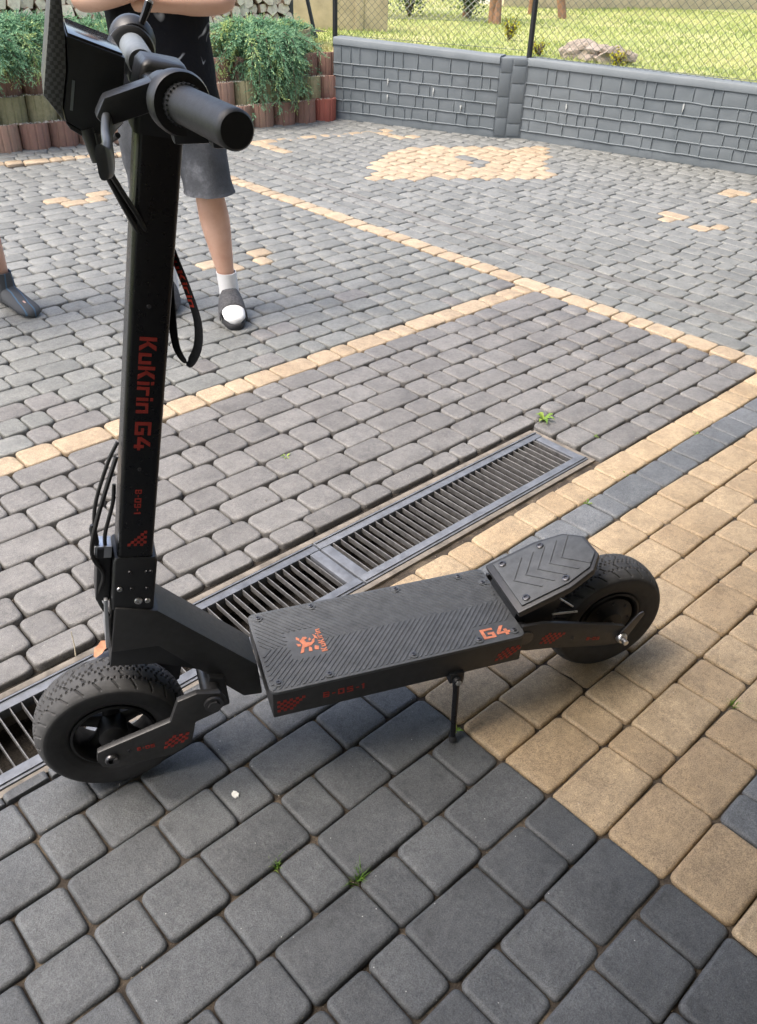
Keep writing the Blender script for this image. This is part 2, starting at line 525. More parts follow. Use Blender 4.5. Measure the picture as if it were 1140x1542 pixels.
# ================================================================== DRAIN
M_chan = pmat("channel_concrete", (0.17, 0.15, 0.125), 0.95, var=0.4, scale=22, bump=0.7, bscale=180, obj=False)
M_galv = pmat("galvanised_steel", (0.145, 0.155, 0.172), 0.55, 0.3, 0.3, 30, 0.15, 400, obj=False)
M_bar = pmat("worn_bar_steel", (0.14, 0.137, 0.134), 0.5, 0.4, 0.4, 60, 0.2, 400, obj=False)
M_muck = pmat("drain_muck", (0.018, 0.014, 0.010), 0.95, var=0.6, scale=40, bump=0.8, bscale=120, obj=False, dist=0.01)
DX0, DX1 = -1.75, 2.028
DY0, DY1 = 1.168, 1.385
ch = empty("drain_channel", (0, 0, 0))
tag(ch, "narrow concrete channel with a dark bottom under the two grates", "drain channel")
b = MB()
b.box(((DX0 + DX1) / 2, DY0 - 0.010, -0.072), (DX1 - DX0, 0.016, 0.14))
b.box(((DX0 + DX1) / 2, DY1 + 0.0105, -0.072), (DX1 - DX0, 0.017, 0.14))
b.box((DX1 + 0.0085, (DY0 + DY1) / 2, -0.068), (0.016, DY1 - DY0 + 0.03, 0.124))
b.build("channel_wall", M_chan, ch, bevel=0.002)
b = MB()
nx = 120
for i in range(nx + 1):
    x = DX0 + (DX1 - DX0) * i / nx
    for j in range(7):
        y = DY0 + (DY1 - DY0) * j / 6
        b.v.append((x, y, -0.105 + 0.02 * noise.noise((x * 9, y * 14, 1)) + 0.012 * abs(j - 3) / 3))
for i in range(nx):
    for j in range(6): b.f.append((i * 7 + j, (i + 1) * 7 + j, (i + 1) * 7 + j + 1, i * 7 + j + 1))
b.build("channel_bottom", M_muck, ch, recalc=False)

bar_me = None
def make_grate(x0, x1, label):
    global bar_me
    g = empty("drain_grate", (x0, DY0, 0))
    tag(g, label, "drain grate", "steel grates over the drain")
    Lx = x1 - x0; Wy = DY1 - DY0; rw = 0.033
    for (cy) in (rw / 2, Wy - rw / 2):
        b = MB(); b.box((Lx / 2, cy, -0.012), (Lx, rw, 0.024)); b.build("side_rail", M_galv, g, bevel=0.0022)
        b = MB(); yy = cy + (-0.0085 if cy < 0.1 else 0.0085)
        b.box((Lx / 2, yy, 0.0022), (Lx - 0.004, 0.0035, 0.004)); b.build("rim", M_galv, g, bevel=0.0008)
    for cx in (0.016, Lx - 0.016):
        b = MB(); b.box((cx, Wy / 2, -0.0125), (0.031, Wy - 2 * rw - 0.0005, 0.022)); b.build("end_rail", M_galv, g, bevel=0.0022)
    n = int(round((Lx - 0.075) / 0.0252))
    if bar_me is None:
        b = MB(); b.box((0, 0, 0), (0.0024, 1, 0.017)); o = b.build("bar", M_bar, g, bevel=0.0007, seg=1); bar_me = o.data; bpy.data.objects.remove(o)
    for i in range(n):
        o = bpy.data.objects.new("bar", bar_me); col.objects.link(o); o.parent = g
        o.scale = (1, Wy - 2 * rw + 0.002, 1)
        o.location = (0.0435 + (Lx - 0.087) * i / (n - 1) + rg.gauss(0, 0.0007), Wy / 2, -0.0105 + rg.gauss(0, 0.0006)); o.rotation_euler = (0, rg.gauss(0, 0.03), rg.gauss(0, 0.004))
    return g
make_grate(1.086, 2.024, "long steel bar grate ending beside the yellow paving behind the deck")
make_grate(-0.85, 1.081, "steel bar grate running under the front wheel and out of the picture")
# ================================================================== PAINTED RETAINING WALL
def wall_paint():
    t = NT("painted_wall"); p = t.pos()
    n1 = t.noise(p, 3.5, 5, 0.6); n2 = t.noise(p, 45, 5, 0.7)
    c = t.ramp(n1, [(0.3, (0.125, 0.145, 0.155)), (0.7, (0.158, 0.178, 0.188))])
    c = t.mix(t.ramp(n2, [(0.55, (0, 0, 0)), (0.8, (0.35, 0.35, 0.35))]), c, (0.115, 0.13, 0.135))
    t.base(c); t.bump(t.noise(p, 130, 4, 0.7), 0.35, 0.004)
    t.b.inputs["Specular IOR Level"].default_value = 0.35
    return t.set(roughness=0.6)
M_wall = wall_paint()
M_drip = pmat("dripped_white_paint", (0.42, 0.44, 0.42), 0.8, var=0.15, scale=60, obj=False)

def wall_section(A, B, hA, hB, label, seed, stone_rows):
    """wall from ground point A to B; seen face is on the left of A->B ... face normal points to the camera"""
    rng = random.Random(seed)
    A, B = Vector((*A, 0)), Vector((*B, 0)); d = (B - A); L = d.length; d.normalize()
    n = Vector((d.y, -d.x, 0))
    if n.dot(-A) < 0: n = -n
    ang = math.atan2(d.y, d.x)
    root = empty("retaining_wall", A, (0, 0, ang)); tag(root, label, "wall", "painted retaining wall panels")
    sgn = 1 if Vector((-math.sin(ang), math.cos(ang), 0)).dot(n) > 0 else -1    # local +y towards camera?
    def top(x): return hA + (hB - hA) * x / L
    b = MB()
    b.add([(0, 0, -0.05), (L, 0, -0.05), (L, 0, top(L) - 0.055), (0, 0, top(0) - 0.055), (0, -sgn * .13, -0.05), (L, -sgn * .13, -0.05), (L, -sgn * .13, top(L) - .055), (0, -sgn * .13, top(0) - .055)],
          [(0, 1, 2, 3), (5, 4, 7, 6), (3, 2, 6, 7), (0, 3, 7, 4), (1, 5, 6, 2), (0, 4, 5, 1)])
    b.build("wall_body", M_wall, root, smooth=False)
    # coping
    N = 40; b = MB(); rings = []
    for i in range(N + 1):
        x = L * i / N; z = top(x) + 0.003 * noise.noise((x * 5, seed, 0)); j = 0.003 * noise.noise((x * 8, seed, 4))
        o = sgn * (0.0125 + j)
        rings.append([Vector((x, o, z - 0.054)), Vector((x, o, z - 0.012)), Vector((x, o - sgn * 0.012, z)), Vector((x, -sgn * .135, z)), Vector((x, -sgn * .14, z - .054))])
    b.loft(rings); b.build("coping", M_wall, root, sharp=50)
    # stones in courses, with raised pointing between them
    base_h = 0.062
    hs = [base_h]
    for r in range(stone_rows): hs.append(base_h + (min(hA, hB) - 0.06 - base_h) * (r + 1) / stone_rows)
    bead = MB()
    def beadline(pts, r):
        bead.tube(pts, r, 6)
    zc = 0.0
    for r in range(len(hs)):
        z0 = 0.0 if r == 0 else hs[r - 1]; z1 = hs[r]
        last = r == len(hs) - 1
        x = 0.0; xs = [0.0]
        while x < L - 0.05:
            w = rng.choice((0.07, 0.09, 0.11, 0.13, 0.145, 0.17)) * rng.uniform(0.9, 1.1) * (1.2 if r == 0 else 1)
            if x + w > L - 0.05: w = L - x
            x += w; xs.append(x)
        for i in range(len(xs) - 1):
            xa, xb = xs[i], xs[i + 1]
            za = z0 + 0.004 * noise.noise((xa * 4, r, seed)); zb1 = (top((xa + xb) / 2) - 0.058) if last else z1
            g = 0.001; pr = rng.uniform(0.001, 0.004)
            q = []
            for (u, w) in ((0, 0), (1, 0), (1, 1), (0, 1)):
                q.append((xa + g + (xb - xa - 2 * g) * u + rng.uniform(-.002, .002), z0 + g + (zb1 - z0 - 2 * g) * w + rng.uniform(-.002, .002)))
            k = 0.010; cx = sum(p[0] for p in q) / 4; cz = sum(p[1] for p in q) / 4
            def ins(p, f): return (p[0] + (cx - p[0]) * f, p[1] + (cz - p[1]) * f)
            f = min(0.3, k / max(0.02, min(xb - xa, zb1 - z0) / 2))
            vs = [(p[0], sgn * max(0.0006, pr - 0.0012), p[1]) for p in q] + [(ins(p, f)[0], sgn * (pr + rng.uniform(-.0025, .0025)), ins(p, f)[1]) for p in q]
            vs.append((cx + rng.uniform(-.01, .01), sgn * (pr + rng.uniform(-0.002, 0.004)), cz))
            fs = [(0, 1, 5, 4), (1, 2, 6, 5), (2, 3, 7, 6), (3, 0, 4, 7), (4, 5, 8), (5, 6, 8), (6, 7, 8), (7, 4, 8)]
            s_ = MB(); s_.add(vs, fs); s_.build("stone", M_wall, root, sharp=60)
            if i > 0 and r > 0:
                m_ = 6
                beadline([(xa + 0.004 * noise.noise((xa * 9, j * .6, seed)), sgn * 0.0045, z0 + (zb1 - z0) * j / m_) for j in range(m_ + 1)], 0.0052)
        if r < len(hs) - 1:
            m_ = int(L / 0.04)
            beadline([(L * j / m_, sgn * 0.0045, z1 + 0.006 * noise.noise((L * j / m_ * 7, r * 3.1, seed)) + 0.003 * noise.noise((L * j / m_ * 25, r, 2))) for j in range(m_ + 1)], 0.006)
    bead.build("pointing", M_wall, root, sharp=80)
    # splashes of white paint
    for k in range({11: 4, 12: 4, 13: 0}[seed]):
        fx, fz = {11: ((0.35, 0.34), (0.35, 0.22), (0.63, 0.30), (0.80, 0.20)), 12: ((0.13, 0.28), (0.44, 0.38), (0.64, 0.32), (0.82, 0.30))}[seed][k]
        rr = random.Random(seed * 10 + k); pts = []
        for j in range(14):
            a = 2 * PI * j / 14; r0 = rr.uniform(0.5, 1.2)
            pts.append((fx * L + 0.008 * r0 * math.cos(a), fz + 0.018 * r0 * math.sin(a) - (0.03 if j == 10 else 0)))
        s_ = MB(); s_.prism(pts, 'y', sgn * 0.0095, sgn * 0.0135); s_.build("paint_splash", M_drip, root, smooth=False)
    return root, d, n
wall_section((5.075, 6.05), (5.632, 4.70), 0.622, 0.585, "left panel of the dark grey stone-relief wall, next to the juniper bed", 11, 5)
wall_section((5.790, 4.555), (6.45, 1.75), 0.578, 0.55, "long right panel of the dark grey stone-relief wall below the lawn", 12, 5)
# pier between the two panels, with its own relief
pa, pb = Vector((5.634, 4.705, 0)), Vector((5.788, 4.545, 0))
pd = (pb - pa).normalized(); ang = math.atan2(pd.y, pd.x)
pier = empty("wall_pier", pa, (0, 0, ang)); tag(pier, "dark grey wall pier where the two wall panels meet, under the fence post", "pier")
PL = (pb - pa).length
sg = 1 if Vector((-math.sin(ang), math.cos(ang))).dot(Vector((-pa.x, -pa.y))) > 0 else -1
b = MB(); b.box((PL / 2, -sg * 0.086, 0.262), (PL, 0.18, 0.624)); b.build("pier_body", M_wall, pier, bevel=0.006)
rr = random.Random(3)
for cidx, (xa, xb) in enumerate(((0.008, 0.10), (0.106, PL - 0.008))):
    z = 0.01
    while z < 0.56:
        h = rr.uniform(0.08, 0.15) if cidx else rr.uniform(0.12, 0.2)
        h = min(h, 0.572 - z)
        s_ = MB(); s_.box(((xa + xb) / 2 + rr.uniform(-.003, .003), sg * 0.0015, z + h / 2), (xb - xa - 0.006, 0.016, h - 0.008)); s_.build("stone", M_wall, pier, bevel=0.006)
        z += h

# ================================================================== LAWN BEHIND THE WALL
def lawn_z(x, y):
    return 0.50 + 0.018 * max(0, x - 6) * 0 + 0.02 * noise.noise((x * 0.8, y * 0.8, 3))
def lawn_mat():
    t = NT("lawn"); p = t.pos()
    n1 = t.noise(p, 1.6, 5, 0.65); n2 = t.noise(p, 55, 5, 0.7)
    c = t.ramp(n1, [(0.3, (0.22, 0.28, 0.08)), (0.5, (0.36, 0.39, 0.13)), (0.72, (0.50, 0.46, 0.22))])
    c = t.mix(0.6, c, t.ramp(n2, [(0.3, (0.25, 0.25, 0.25)), (0.7, (0.75, 0.75, 0.75))]), 'OVERLAY')
    t.base(c); t.bump(n2, 0.8, 0.03); return t.set(roughness=0.95)
# outline of the lawn follows the back of the wall
LB = [(4.3, 8.3), (5.15, 6.12), (5.70, 4.75), (5.93, 4.50), (6.57, 1.78), (6.9, 0.2)]
def lawn_left(y):
    for i in range(len(LB) - 1):
        (xa, ya), (xb, yb) = LB[i], LB[i + 1]
        if yb <= y <= ya: return xa + (xb - xa) * (ya - y) / (ya - yb)
    return LB[0][0] - (y - LB[0][1]) * 0.4 if y > LB[0][1] else 6.9
b = MB(); ys = [0.2 + 0.25 * i for i in range(0, 100)]; K = 46
for y in ys:
    xl = lawn_left(y) + 0.02
    for k in range(K + 1):
        x = xl + (26 - xl) * (k / K) ** 1.7
        b.v.append((x, y, lawn_z(x, y) if k else 0.49))
for i in range(len(ys) - 1):
    for k in range(K):
        b.f.append((i * (K + 1) + k, i * (K + 1) + k + 1, (i + 1) * (K + 1) + k + 1, (i + 1) * (K + 1) + k))
M_lawn = lawn_mat()
lawn = tag(b.build("lawn_terrain", M_lawn, recalc=False), kind="structure")

def blade_mat(name, stops, trans=0.25):
    t = NT(name); a = t.n("Attribute", attribute_name="rnd")
    c = t.ramp(a.outputs["Fac"], stops); t.base(c)
    t.b.inputs["Specular IOR Level"].default_value = 0.25
    t.b.inputs["Subsurface Weight"].default_value = 0.0
    t.set(roughness=0.6)
    tr = t.n("BsdfTranslucent"); t.l(c, tr.inputs[0])
    mx = t.n("MixShader"); mx.inputs[0].default_value = trans
    out = [n for n in t.t.nodes if n.type == 'OUTPUT_MATERIAL'][0]
    t.l(t.b.outputs[0], mx.inputs[1]); t.l(tr.outputs[0], mx.inputs[2]); t.l(mx.outputs[0], out.inputs[0])
    return t.m
M_grass = blade_mat("grass_blades", [(0.0, (0.15, 0.22, 0.04)), (0.35, (0.32, 0.38, 0.11)), (0.65, (0.47, 0.48, 0.19)), (0.85, (0.58, 0.52, 0.25)), (1.0, (0.68, 0.60, 0.36))])
b = MB(); rr = random.Random(77)
def blade(b, x, y, z, h, w, rng, a=None, lean=0.5):
    an = rng.uniform(0, 2 * PI); dx, dy = math.cos(an), math.sin(an)
    la = rng.uniform(0, 2 * PI); lx, ly = math.cos(la) * h * lean * rng.random(), math.sin(la) * h * lean * rng.random()
    b.add([(x - dx * w, y - dy * w, z), (x + dx * w, y + dy * w, z), (x + lx * .5 + dx * w * .7, y + ly * .5 + dy * w * .7, z + h * .6), (x + lx * .5 - dx * w * .7, y + ly * .5 - dy * w * .7, z + h * .6), (x + lx * 1.4, y + ly * 1.4, z + h)],
          [(0, 1, 2, 3), (3, 2, 4)], rng.random() if a is None else a)
cnt = 0
while cnt < 48000:
    y = rr.uniform(1.2, 12); xl = lawn_left(y)
    x = xl + 0.0 + (rr.random() ** 1.6) * 9
    pr = project((x, y, 0.53))
    if pr is None or not (380 < pr[0] < 1300 and -120 < pr[1] < 190): cnt += 0.2; continue
    d = noise.noise((x * 1.2, y * 1.2, 9)) * 0.5 + 0.5
    h = rr.uniform(0.014, 0.036) * (0.7 + d) * (1.5 if x - xl < 0.35 else 1)
    a = min(1, max(0, rr.gauss(0.38 + 0.5 * (noise.noise((x * 0.9, y * 0.9, 5))) + (0.12 if x - xl < 0.5 else 0), 0.2)))
    blade(b, x, y, lawn_z(x, y) - 0.004, h, 0.0024 + 0.0010 * pr[2] / 6, rr, a, 0.9); cnt += 1
tag(b.build("grass", M_grass, recalc=False, smooth=False), "yellow green grass growing over the lawn above the grey wall", "grass", kind="stuff")

# ================================================================== CHAIN LINK FENCE
M_wire = pmat("fence_wire", (0.10, 0.115, 0.10), 0.5, 0.6, 0.2, 50)
M_post = pmat("black_post", (0.02, 0.022, 0.024), 0.4, 0.2, 0.2, 30)
def chain_fence(name, A, B, z0, z1, cell, r, label, posts, mat, postmat, pr=0.021, group=None):
    A, B = Vector((*A, 0)), Vector((*B, 0)); d = B - A; L = d.length; d.normalize(); ang = math.atan2(d.y, d.x)
    root = empty(name, (A.x, A.y, z0), (0, 0, ang)); tag(root, label, "fence", group)
    H = z1 - z0; b = MB(); k = 0.9
    nn = int((L + H / k) / cell) + 1
    for i in range(-int(H / k / cell) - 1, nn):
        for sgn in (1, -1):
            x0 = i * cell if sgn > 0 else L - i * cell
            pts = []
            a0, a1 = 0.0, H
            xe = x0 + sgn * H / k
            # clip to 0..L
            def zx(x): return (x - x0) * k * sgn
            lo, hi = 0.0, H
            za, zb = zx(0), zx(L)
            lo = max(lo, min(za, zb)); hi = min(hi, max(za, zb))
            if hi - lo < 0.02: continue
            m_ = max(2, int((hi - lo) / (cell * k)) * 2)
            for j in range(m_ + 1):
                z = lo + (hi - lo) * j / m_
                pts.append((x0 + sgn * z / k, 0.004 * (1 if (j % 2) else -1) * sgn, z))
            b.tube(pts, r, 3, caps=False)
    b.build("wire_mesh", mat, root, recalc=False)
    for zz in (0.02, H - 0.02):
        b = MB(); b.tube([(0, 0.006, zz), (L, 0.006, zz)], r * 1.3, 5); b.build("tension_wire", mat, root)
    for px in posts:
        b = MB(); b.cyl((px, -0.02, -0.15), (px, -0.02, H + 0.03), pr, n=16); b.lathe([(pr + .003, H + .03), (pr + .003, H + .045), (pr * .4, H + .055)], (px, -0.02, 0), 'z', 16)
        b.build("post", postmat, root)
    return root
fr = chain_fence("chain_link_fence", (5.838, 4.575), (6.56, 1.55), 0.56, 1.75, 0.062, 0.0016, "chain link fence with one black post standing on the long right wall panel", (0.0, 2.6), M_wire, M_post)
chain_fence("chain_link_fence", (5.20, 6.18), (5.825, 4.63), 0.60, 1.75, 0.062, 0.0016, "thin chain link fence panel above the left wall panel beside the juniper", (0.01,), M_wire, M_post)

# ================================================================== PLANTER WALL OF ROUND CONCRETE BLOCKS
def block_mat(name, cs, moss):
    t = NT(name); p = t.pos(); rnd = t.n("ObjectInfo").outputs["Random"]
    n1 = t.noise(p, 9, 5, 0.65)
    f = t.math('ADD', t.math('MULTIPLY', rnd, 0.6), t.math('MULTIPLY', n1, 0.5), True)
    c = t.ramp(f, [(0.2, cs[0]), (0.55, cs[1]), (0.95, cs[2])])
    n2 = t.noise(p, 26, 6, 0.7)
    c = t.mix(t.math('MULTIPLY', t.ramp(n2, [(0.42, (0, 0, 0)), (0.62, (1, 1, 1))]), moss), c, (0.10, 0.115, 0.045))
    t.base(c); t.bump(t.math('ADD', t.noise(p, 160, 4, 0.7), n2), 0.6, 0.005)
    return t.set(roughness=0.9)
M_red = block_mat("red_block", ((0.18, 0.10, 0.075), (0.27, 0.15, 0.115), (0.30, 0.20, 0.145)), 0.15)
M_moss = block_mat("mossy_block", ((0.19, 0.175, 0.095), (0.27, 0.25, 0.14), (0.33, 0.29, 0.17)), 0.4)
M_brick = block_mat("bright_red_block", ((0.27, 0.075, 0.055), (0.30, 0.09, 0.065), (0.33, 0.11, 0.08)), 0.1)
M_gravel = pmat("pale_gravel", (0.50, 0.46, 0.38), 0.9, var=0.3, scale=80, bump=0.8, bscale=120, obj=False, dist=0.004)
def block_mesh(R, H, name, mat):
    b = MB(); n = 60; ro = []; 
    rings = []
    for z, s in ((-0.01, 1.0), (H - 0.006, 1.0), (H, 0.975), (H, 0.80), (H - 0.035, 0.78)):
        ring = []
        for k in range(n):
            a = 2 * PI * k / n
            g = 1.0
            gi = (k % 5)
            if gi == 0 and s > 0.9: g = 0.94
            ring.append(Vector((R * s * g * math.cos(a), R * s * g * math.sin(a), z)))
        rings.append(ring)
    b.loft(rings, caps=False); nb = len(b.v)
    b.f.append(tuple(range(4 * n, 5 * n)))
    me_o = b.build(name, mat, None, sharp=28)
    me = me_o.data; bpy.data.objects.remove(me_o); return me
def tier_line(x): return 6.155 + (-0.118) * (x - 3.4)
TIERS = []
BR = 0.104
bm_red, bm_moss, bm_br = block_mesh(BR, 0.168, "planter_block", M_red), block_mesh(BR, 0.168, "planter_block", M_moss), block_mesh(BR, 0.168, "planter_block", M_brick)
dirx = Vector((1, -0.118, 0)).normalized(); norm = Vector((0.118, 1, 0)).normalized()
rr = random.Random(15)
labels = ["lowest course of reddish round planter blocks standing on the paving", "second course of mossy green round planter blocks", "third course of brown red round planter blocks partly under juniper", "fourth course of mossy planter blocks behind the juniper", "top course of red planter blocks below the stacked logs"]
for t_ in range(4):
    root = empty("planter_wall", (5.0, tier_line(5.0) + BR, 0.0)); tag(root, labels[t_], "planter wall", "stepped courses of planter blocks")
    z = 0.165 * t_ ; setb = 0.075 * t_
    n0 = 0; x = 5.085 - BR + (0.115 if t_ % 2 == 0 and t_ else 0.0) + (0.0 if t_ % 2 == 0 else 0.10)
    if t_ == 3: x -= 0.204
    while x > 1.0 and t_ < 4:
        c = Vector((x, tier_line(x) + BR, 0)) + norm * setb
        me = (bm_red if t_ % 2 == 0 else bm_moss)
        if t_ == 0 and n0 == 0: me = bm_br
        if t_ == 1 and (n0 < 1 or rr.random() < 0.12): me = bm_red
        if in_view((c.x, c.y, z + 0.1), 300):
            o = bpy.data.objects.new("planter_block", me); col.objects.link(o); o.parent = root
            o.location = c - Vector(root.location) + Vector((0, 0, z + rr.uniform(-.003, .003))); o.rotation_euler = (rr.gauss(0, .012), rr.gauss(0, .012), rr.uniform(0, 6))
        n0 += 1; x -= 0.204
# soil and pale gravel behind each course
M_soil = pmat("bed_soil", (0.055, 0.04, 0.028), 0.95, var=0.5, scale=20, bump=0.9, bscale=60, obj=False, dist=0.02)
for t_ in range(4):
    b = MB(); z = 0.165 * t_ + 0.135
    a0 = Vector((0.9, tier_line(0.9), 0)) + norm * (0.075 * t_ + 0.16); a1 = Vector((5.2, tier_line(5.2), 0)) + norm * (0.075 * t_ + 0.16)
    b.add([a0 + Vector((0, 0, z)), a1 + Vector((0, 0, z)), a1 + norm * (0.1 if t_ < 3 else 3.5) + Vector((0, 0, z)), a0 + norm * (0.1 if t_ < 3 else 3.5) + Vector((0, 0, z))], [(0, 1, 2, 3)])
    tag(b.build("garden_soil", M_soil, recalc=False, smooth=False), kind="structure")
b = MB(); rr = random.Random(4)
for i in range(2600):
    t_ = rr.randrange(0, 3); x = rr.uniform(1.8, 5.0)
    c = Vector((x, tier_line(x), 0)) + norm * (0.075 * t_ + rr.uniform(0.015, 0.075)); z = 0.165 * t_ + 0.166
    # only on block tops
    s = rr.uniform(0.004, 0.009)
    b.add([c + Vector((s * rr.uniform(-1, 1), s * rr.uniform(-1, 1), z)) for _ in range(3)] + [c + Vector((0, 0, z + s * 1.2))], [(0, 1, 3), (1, 2, 3), (2, 0, 3), (0, 2, 1)])
tag(b.build("gravel", M_gravel, smooth=False), "pale gravel crumbs lying in the tops of the planter blocks", "gravel", kind="stuff")

# ================================================================== JUNIPERS
M_jun = blade_mat("juniper_needles", [(0.0, (0.07, 0.14, 0.075)), (0.4, (0.17, 0.33, 0.20)), (0.7, (0.27, 0.45, 0.26)), (1.0, (0.48, 0.56, 0.21))], 0.35)
M_bark = pmat("bark", (0.10, 0.065, 0.04), 0.9, var=0.4, scale=60, bump=0.7, bscale=120)
def juniper(label, center, spread, nb, seed, droop, front, loX=-9, hiX=9):
    rng = random.Random(seed); root = empty("juniper_bush", center); tag(root, label, "juniper", "trailing junipers in the stepped bed")
    st = MB(); fo = MB(); C = Vector(center)
    for i in range(nb):
        an = rng.uniform(0, 2 * PI)
        dx = math.cos(an) * spread * rng.uniform(0.35, 1.0)
        dy = -abs(math.sin(an)) * front * rng.uniform(0.2, 1.05) if rng.random() < 0.8 else abs(math.sin(an)) * 0.25
        up = rng.uniform(0.05, 0.16) * (1.3 if dy > -0.1 else 1)
        dr = droop * rng.uniform(0.2, 1.0) * min(1, abs(dy) / front + 0.15)
        P = []; ph = rng.uniform(0, 9)
        start = Vector((rng.uniform(-.3, .3) * spread, rng.uniform(-.05, .1), 0))
        for k in range(9):
            t = k / 8
            P.append(start * (1 - t * 0.3) + Vector((dx * t + 0.02 * math.sin(t * 7 + ph), dy * (t ** 0.8), up * math.sin(min(1, t * 1.5) * PI / 2) * (1 + 0.0) - dr * max(0, t - 0.35) ** 1.6 * 1.9)))
        P = [p for p in P if loX <= p.x <= hiX]
        if len(P) < 3: continue
        st.tube(P, [0.006 * (1 - 0.8 * k / len(P)) for k in range(len(P))], 4, caps=False)
        tint = rng.gauss(0.42, 0.13)
        for k in range(1, len(P)):
            seg = P[k] - P[k - 1]; tdir = seg.normalized(); frac = k / (len(P) - 1)
            for q in range(7):
                p0 = P[k - 1] + seg * rng.random()
                side = Vector((rng.gauss(0, 1), rng.gauss(0, 1) - 0.25, rng.gauss(0.25, 0.8))).normalized()
                tw = (tdir * 0.75 + side * 0.7).normalized(); ln = rng.uniform(0.045, 0.095)
                # a twig of little scale leaves
                m_ = 7
                for s_ in range(m_):
                    f = (s_ + 0.5) / m_; q0 = p0 + tw * (ln * f) + Vector((0, 0, -0.012 * f * f))
                    sd_ = Vector((rng.gauss(0, 1), rng.gauss(0, 1), rng.gauss(0, 1)))
                    sd_ = (sd_ - tw * sd_.dot(tw)).normalized()
                    ldir = (tw * 0.8 + sd_ * 0.7).normalized(); l2 = rng.uniform(0.014, 0.028) * (1.1 - 0.4 * f); w = 0.0032
                    wv = ldir.cross(sd_).normalized() * w
                    a = min(1, max(0, tint + 0.28 * (f - 0.4) + 0.12 * (frac - 0.3) + rng.gauss(0, 0.08) + (0.2 if tint > 0.55 and frac > 0.6 else 0)))
                    fo.add([q0 - wv, q0 + wv, q0 + ldir * l2 * 0.6 + wv * 0.9, q0 + ldir * l2, q0 + ldir * l2 * 0.6 - wv * 0.9], [(0, 1, 2, 3, 4)], a)
    st.build("stem", M_bark, root, recalc=False); fo.build("foliage", M_jun, root, recalc=False, smooth=False)
juniper("wide green juniper hanging over the planter next to the grey wall", (4.55, 6.36, 0.545), 0.56, 380, 1, 0.62, 0.44, -9, 0.50)
juniper("blue green juniper at the left picture edge beside the scooter display", (2.42, 6.56, 0.60), 0.62, 320, 2, 0.32, 0.38)
juniper("low juniper showing between the display and the standing man", (3.40, 6.50, 0.56), 0.45, 140, 3, 0.16, 0.3)
# ================================================================== STACKED FIREWOOD
M_logend = pmat("cut_log_end", (0.88, 0.75, 0.55), 0.85, var=0.25, scale=30, bump=0.4, bscale=120, obj=False)
M_logbark = pmat("log_bark", (0.32, 0.22, 0.14), 0.9, var=0.4, scale=40, bump=0.7, bscale=90, obj=False)
wp = empty("firewood_stack", (3.4, tier_line(3.4) + 0.8, 0.63)); tag(wp, "stack of split firewood with pale cut ends behind the junipers", "firewood")
rr = random.Random(21); row = 0; z = 0.625
wang = math.atan2(-0.118, 1)
while z < 1.25:
    x = 1.7 + (0.05 if row % 2 else 0)
    while x < 4.98:
        r = rr.uniform(0.042, 0.062); n = rr.choice((4, 5, 6, 7, 8))
        a0 = rr.uniform(0, 6); pts = []
        for k in range(n):
            a = a0 + 2 * PI * k / n + rr.uniform(-.2, .2)
            q = r * rr.uniform(0.9, 1.15)
            pts.append((q * math.cos(a), q * math.sin(a)))
        b = MB(); b.prism(pts, 'y', 0, 0.30); o = b.build("log", M_logbark, wp, bevel=0.004, seg=1, smooth=False)
        o.data.materials.append(M_logend)
        for p in o.data.polygons:
            if abs(p.normal.y) > 0.8: p.material_index = 1
        c = Vector((x, tier_line(x), 0)) + norm * (0.66 + rr.uniform(-.03, .03))
        o.location = Vector((c.x, c.y, z + rr.uniform(-.012, .012))) - Vector(wp.location); o.rotation_euler = (rr.gauss(0, .04), 0, wang + rr.gauss(0, .05))
        x += r * 1.78
    z += 0.077; row += 1

# ================================================================== THINGS ON THE LAWN
M_tan = pmat("tan_render", (0.46, 0.38, 0.24), 0.9, var=0.2, scale=7, bump=0.4, bscale=90, obj=False)
M_pale = pmat("pale_render", (0.68, 0.63, 0.53), 0.9, var=0.08, scale=3, bump=0.2, bscale=90, obj=False)
M_timber = pmat("weathered_timber", (0.24, 0.13, 0.07), 0.8, var=0.35, scale=25, bump=0.4, bscale=80, obj=False)
M_dk = pmat("dark_window", (0.03, 0.04, 0.05), 0.15, var=0.1, scale=3)
def thin_wall(name, A, B, z0, z1, th, mat, label, cat):
    A, B = Vector((*A, 0)), Vector((*B, 0)); d = B - A; L = d.length
    root = empty(name, (A.x, A.y, z0), (0, 0, math.atan2(d.y, d.x))); tag(root, label, cat)
    b = MB(); b.box((L / 2, 0, (z1 - z0) / 2 - 0.1), (L, th, z1 - z0 + 0.2)); b.build("wall_slab", mat, root, bevel=0.008)
    b = MB(); b.box((L / 2, 0, z1 - z0 + 0.02), (L + 0.04, th + 0.05, 0.04)); b.build("cap", mat, root, bevel=0.008)
    k = 0
    for x in [0.9 * i for i in range(int(L / 0.9) + 1)]:
        b = MB(); b.box((x, 0, (z1 - z0) / 2), (0.09, th + 0.025, z1 - z0 - 0.004)); b.build("rib", mat, root, bevel=0.006)
    return root
thin_wall("garden_wall", (5.35, 8.75), (6.86, 7.30), 0.5, 1.35, 0.10, M_tan, "tan rendered garden wall behind the chain link fence, right of the juniper", "wall")
M_dpost = pmat("dark_post", (0.045, 0.05, 0.055), 0.6, var=0.2, scale=30)
b = MB(); b.box((0, 0, 0.5), (0.09, 0.09, 1.3)); b.box((0, 0, 1.165), (0.11, 0.11, 0.03)); 
o = b.build("gate_post", M_dpost, bevel=0.006); o.location = (5.10, 6.72, 0.6); tag(o, "square dark post standing between the firewood and the tan wall", "post")
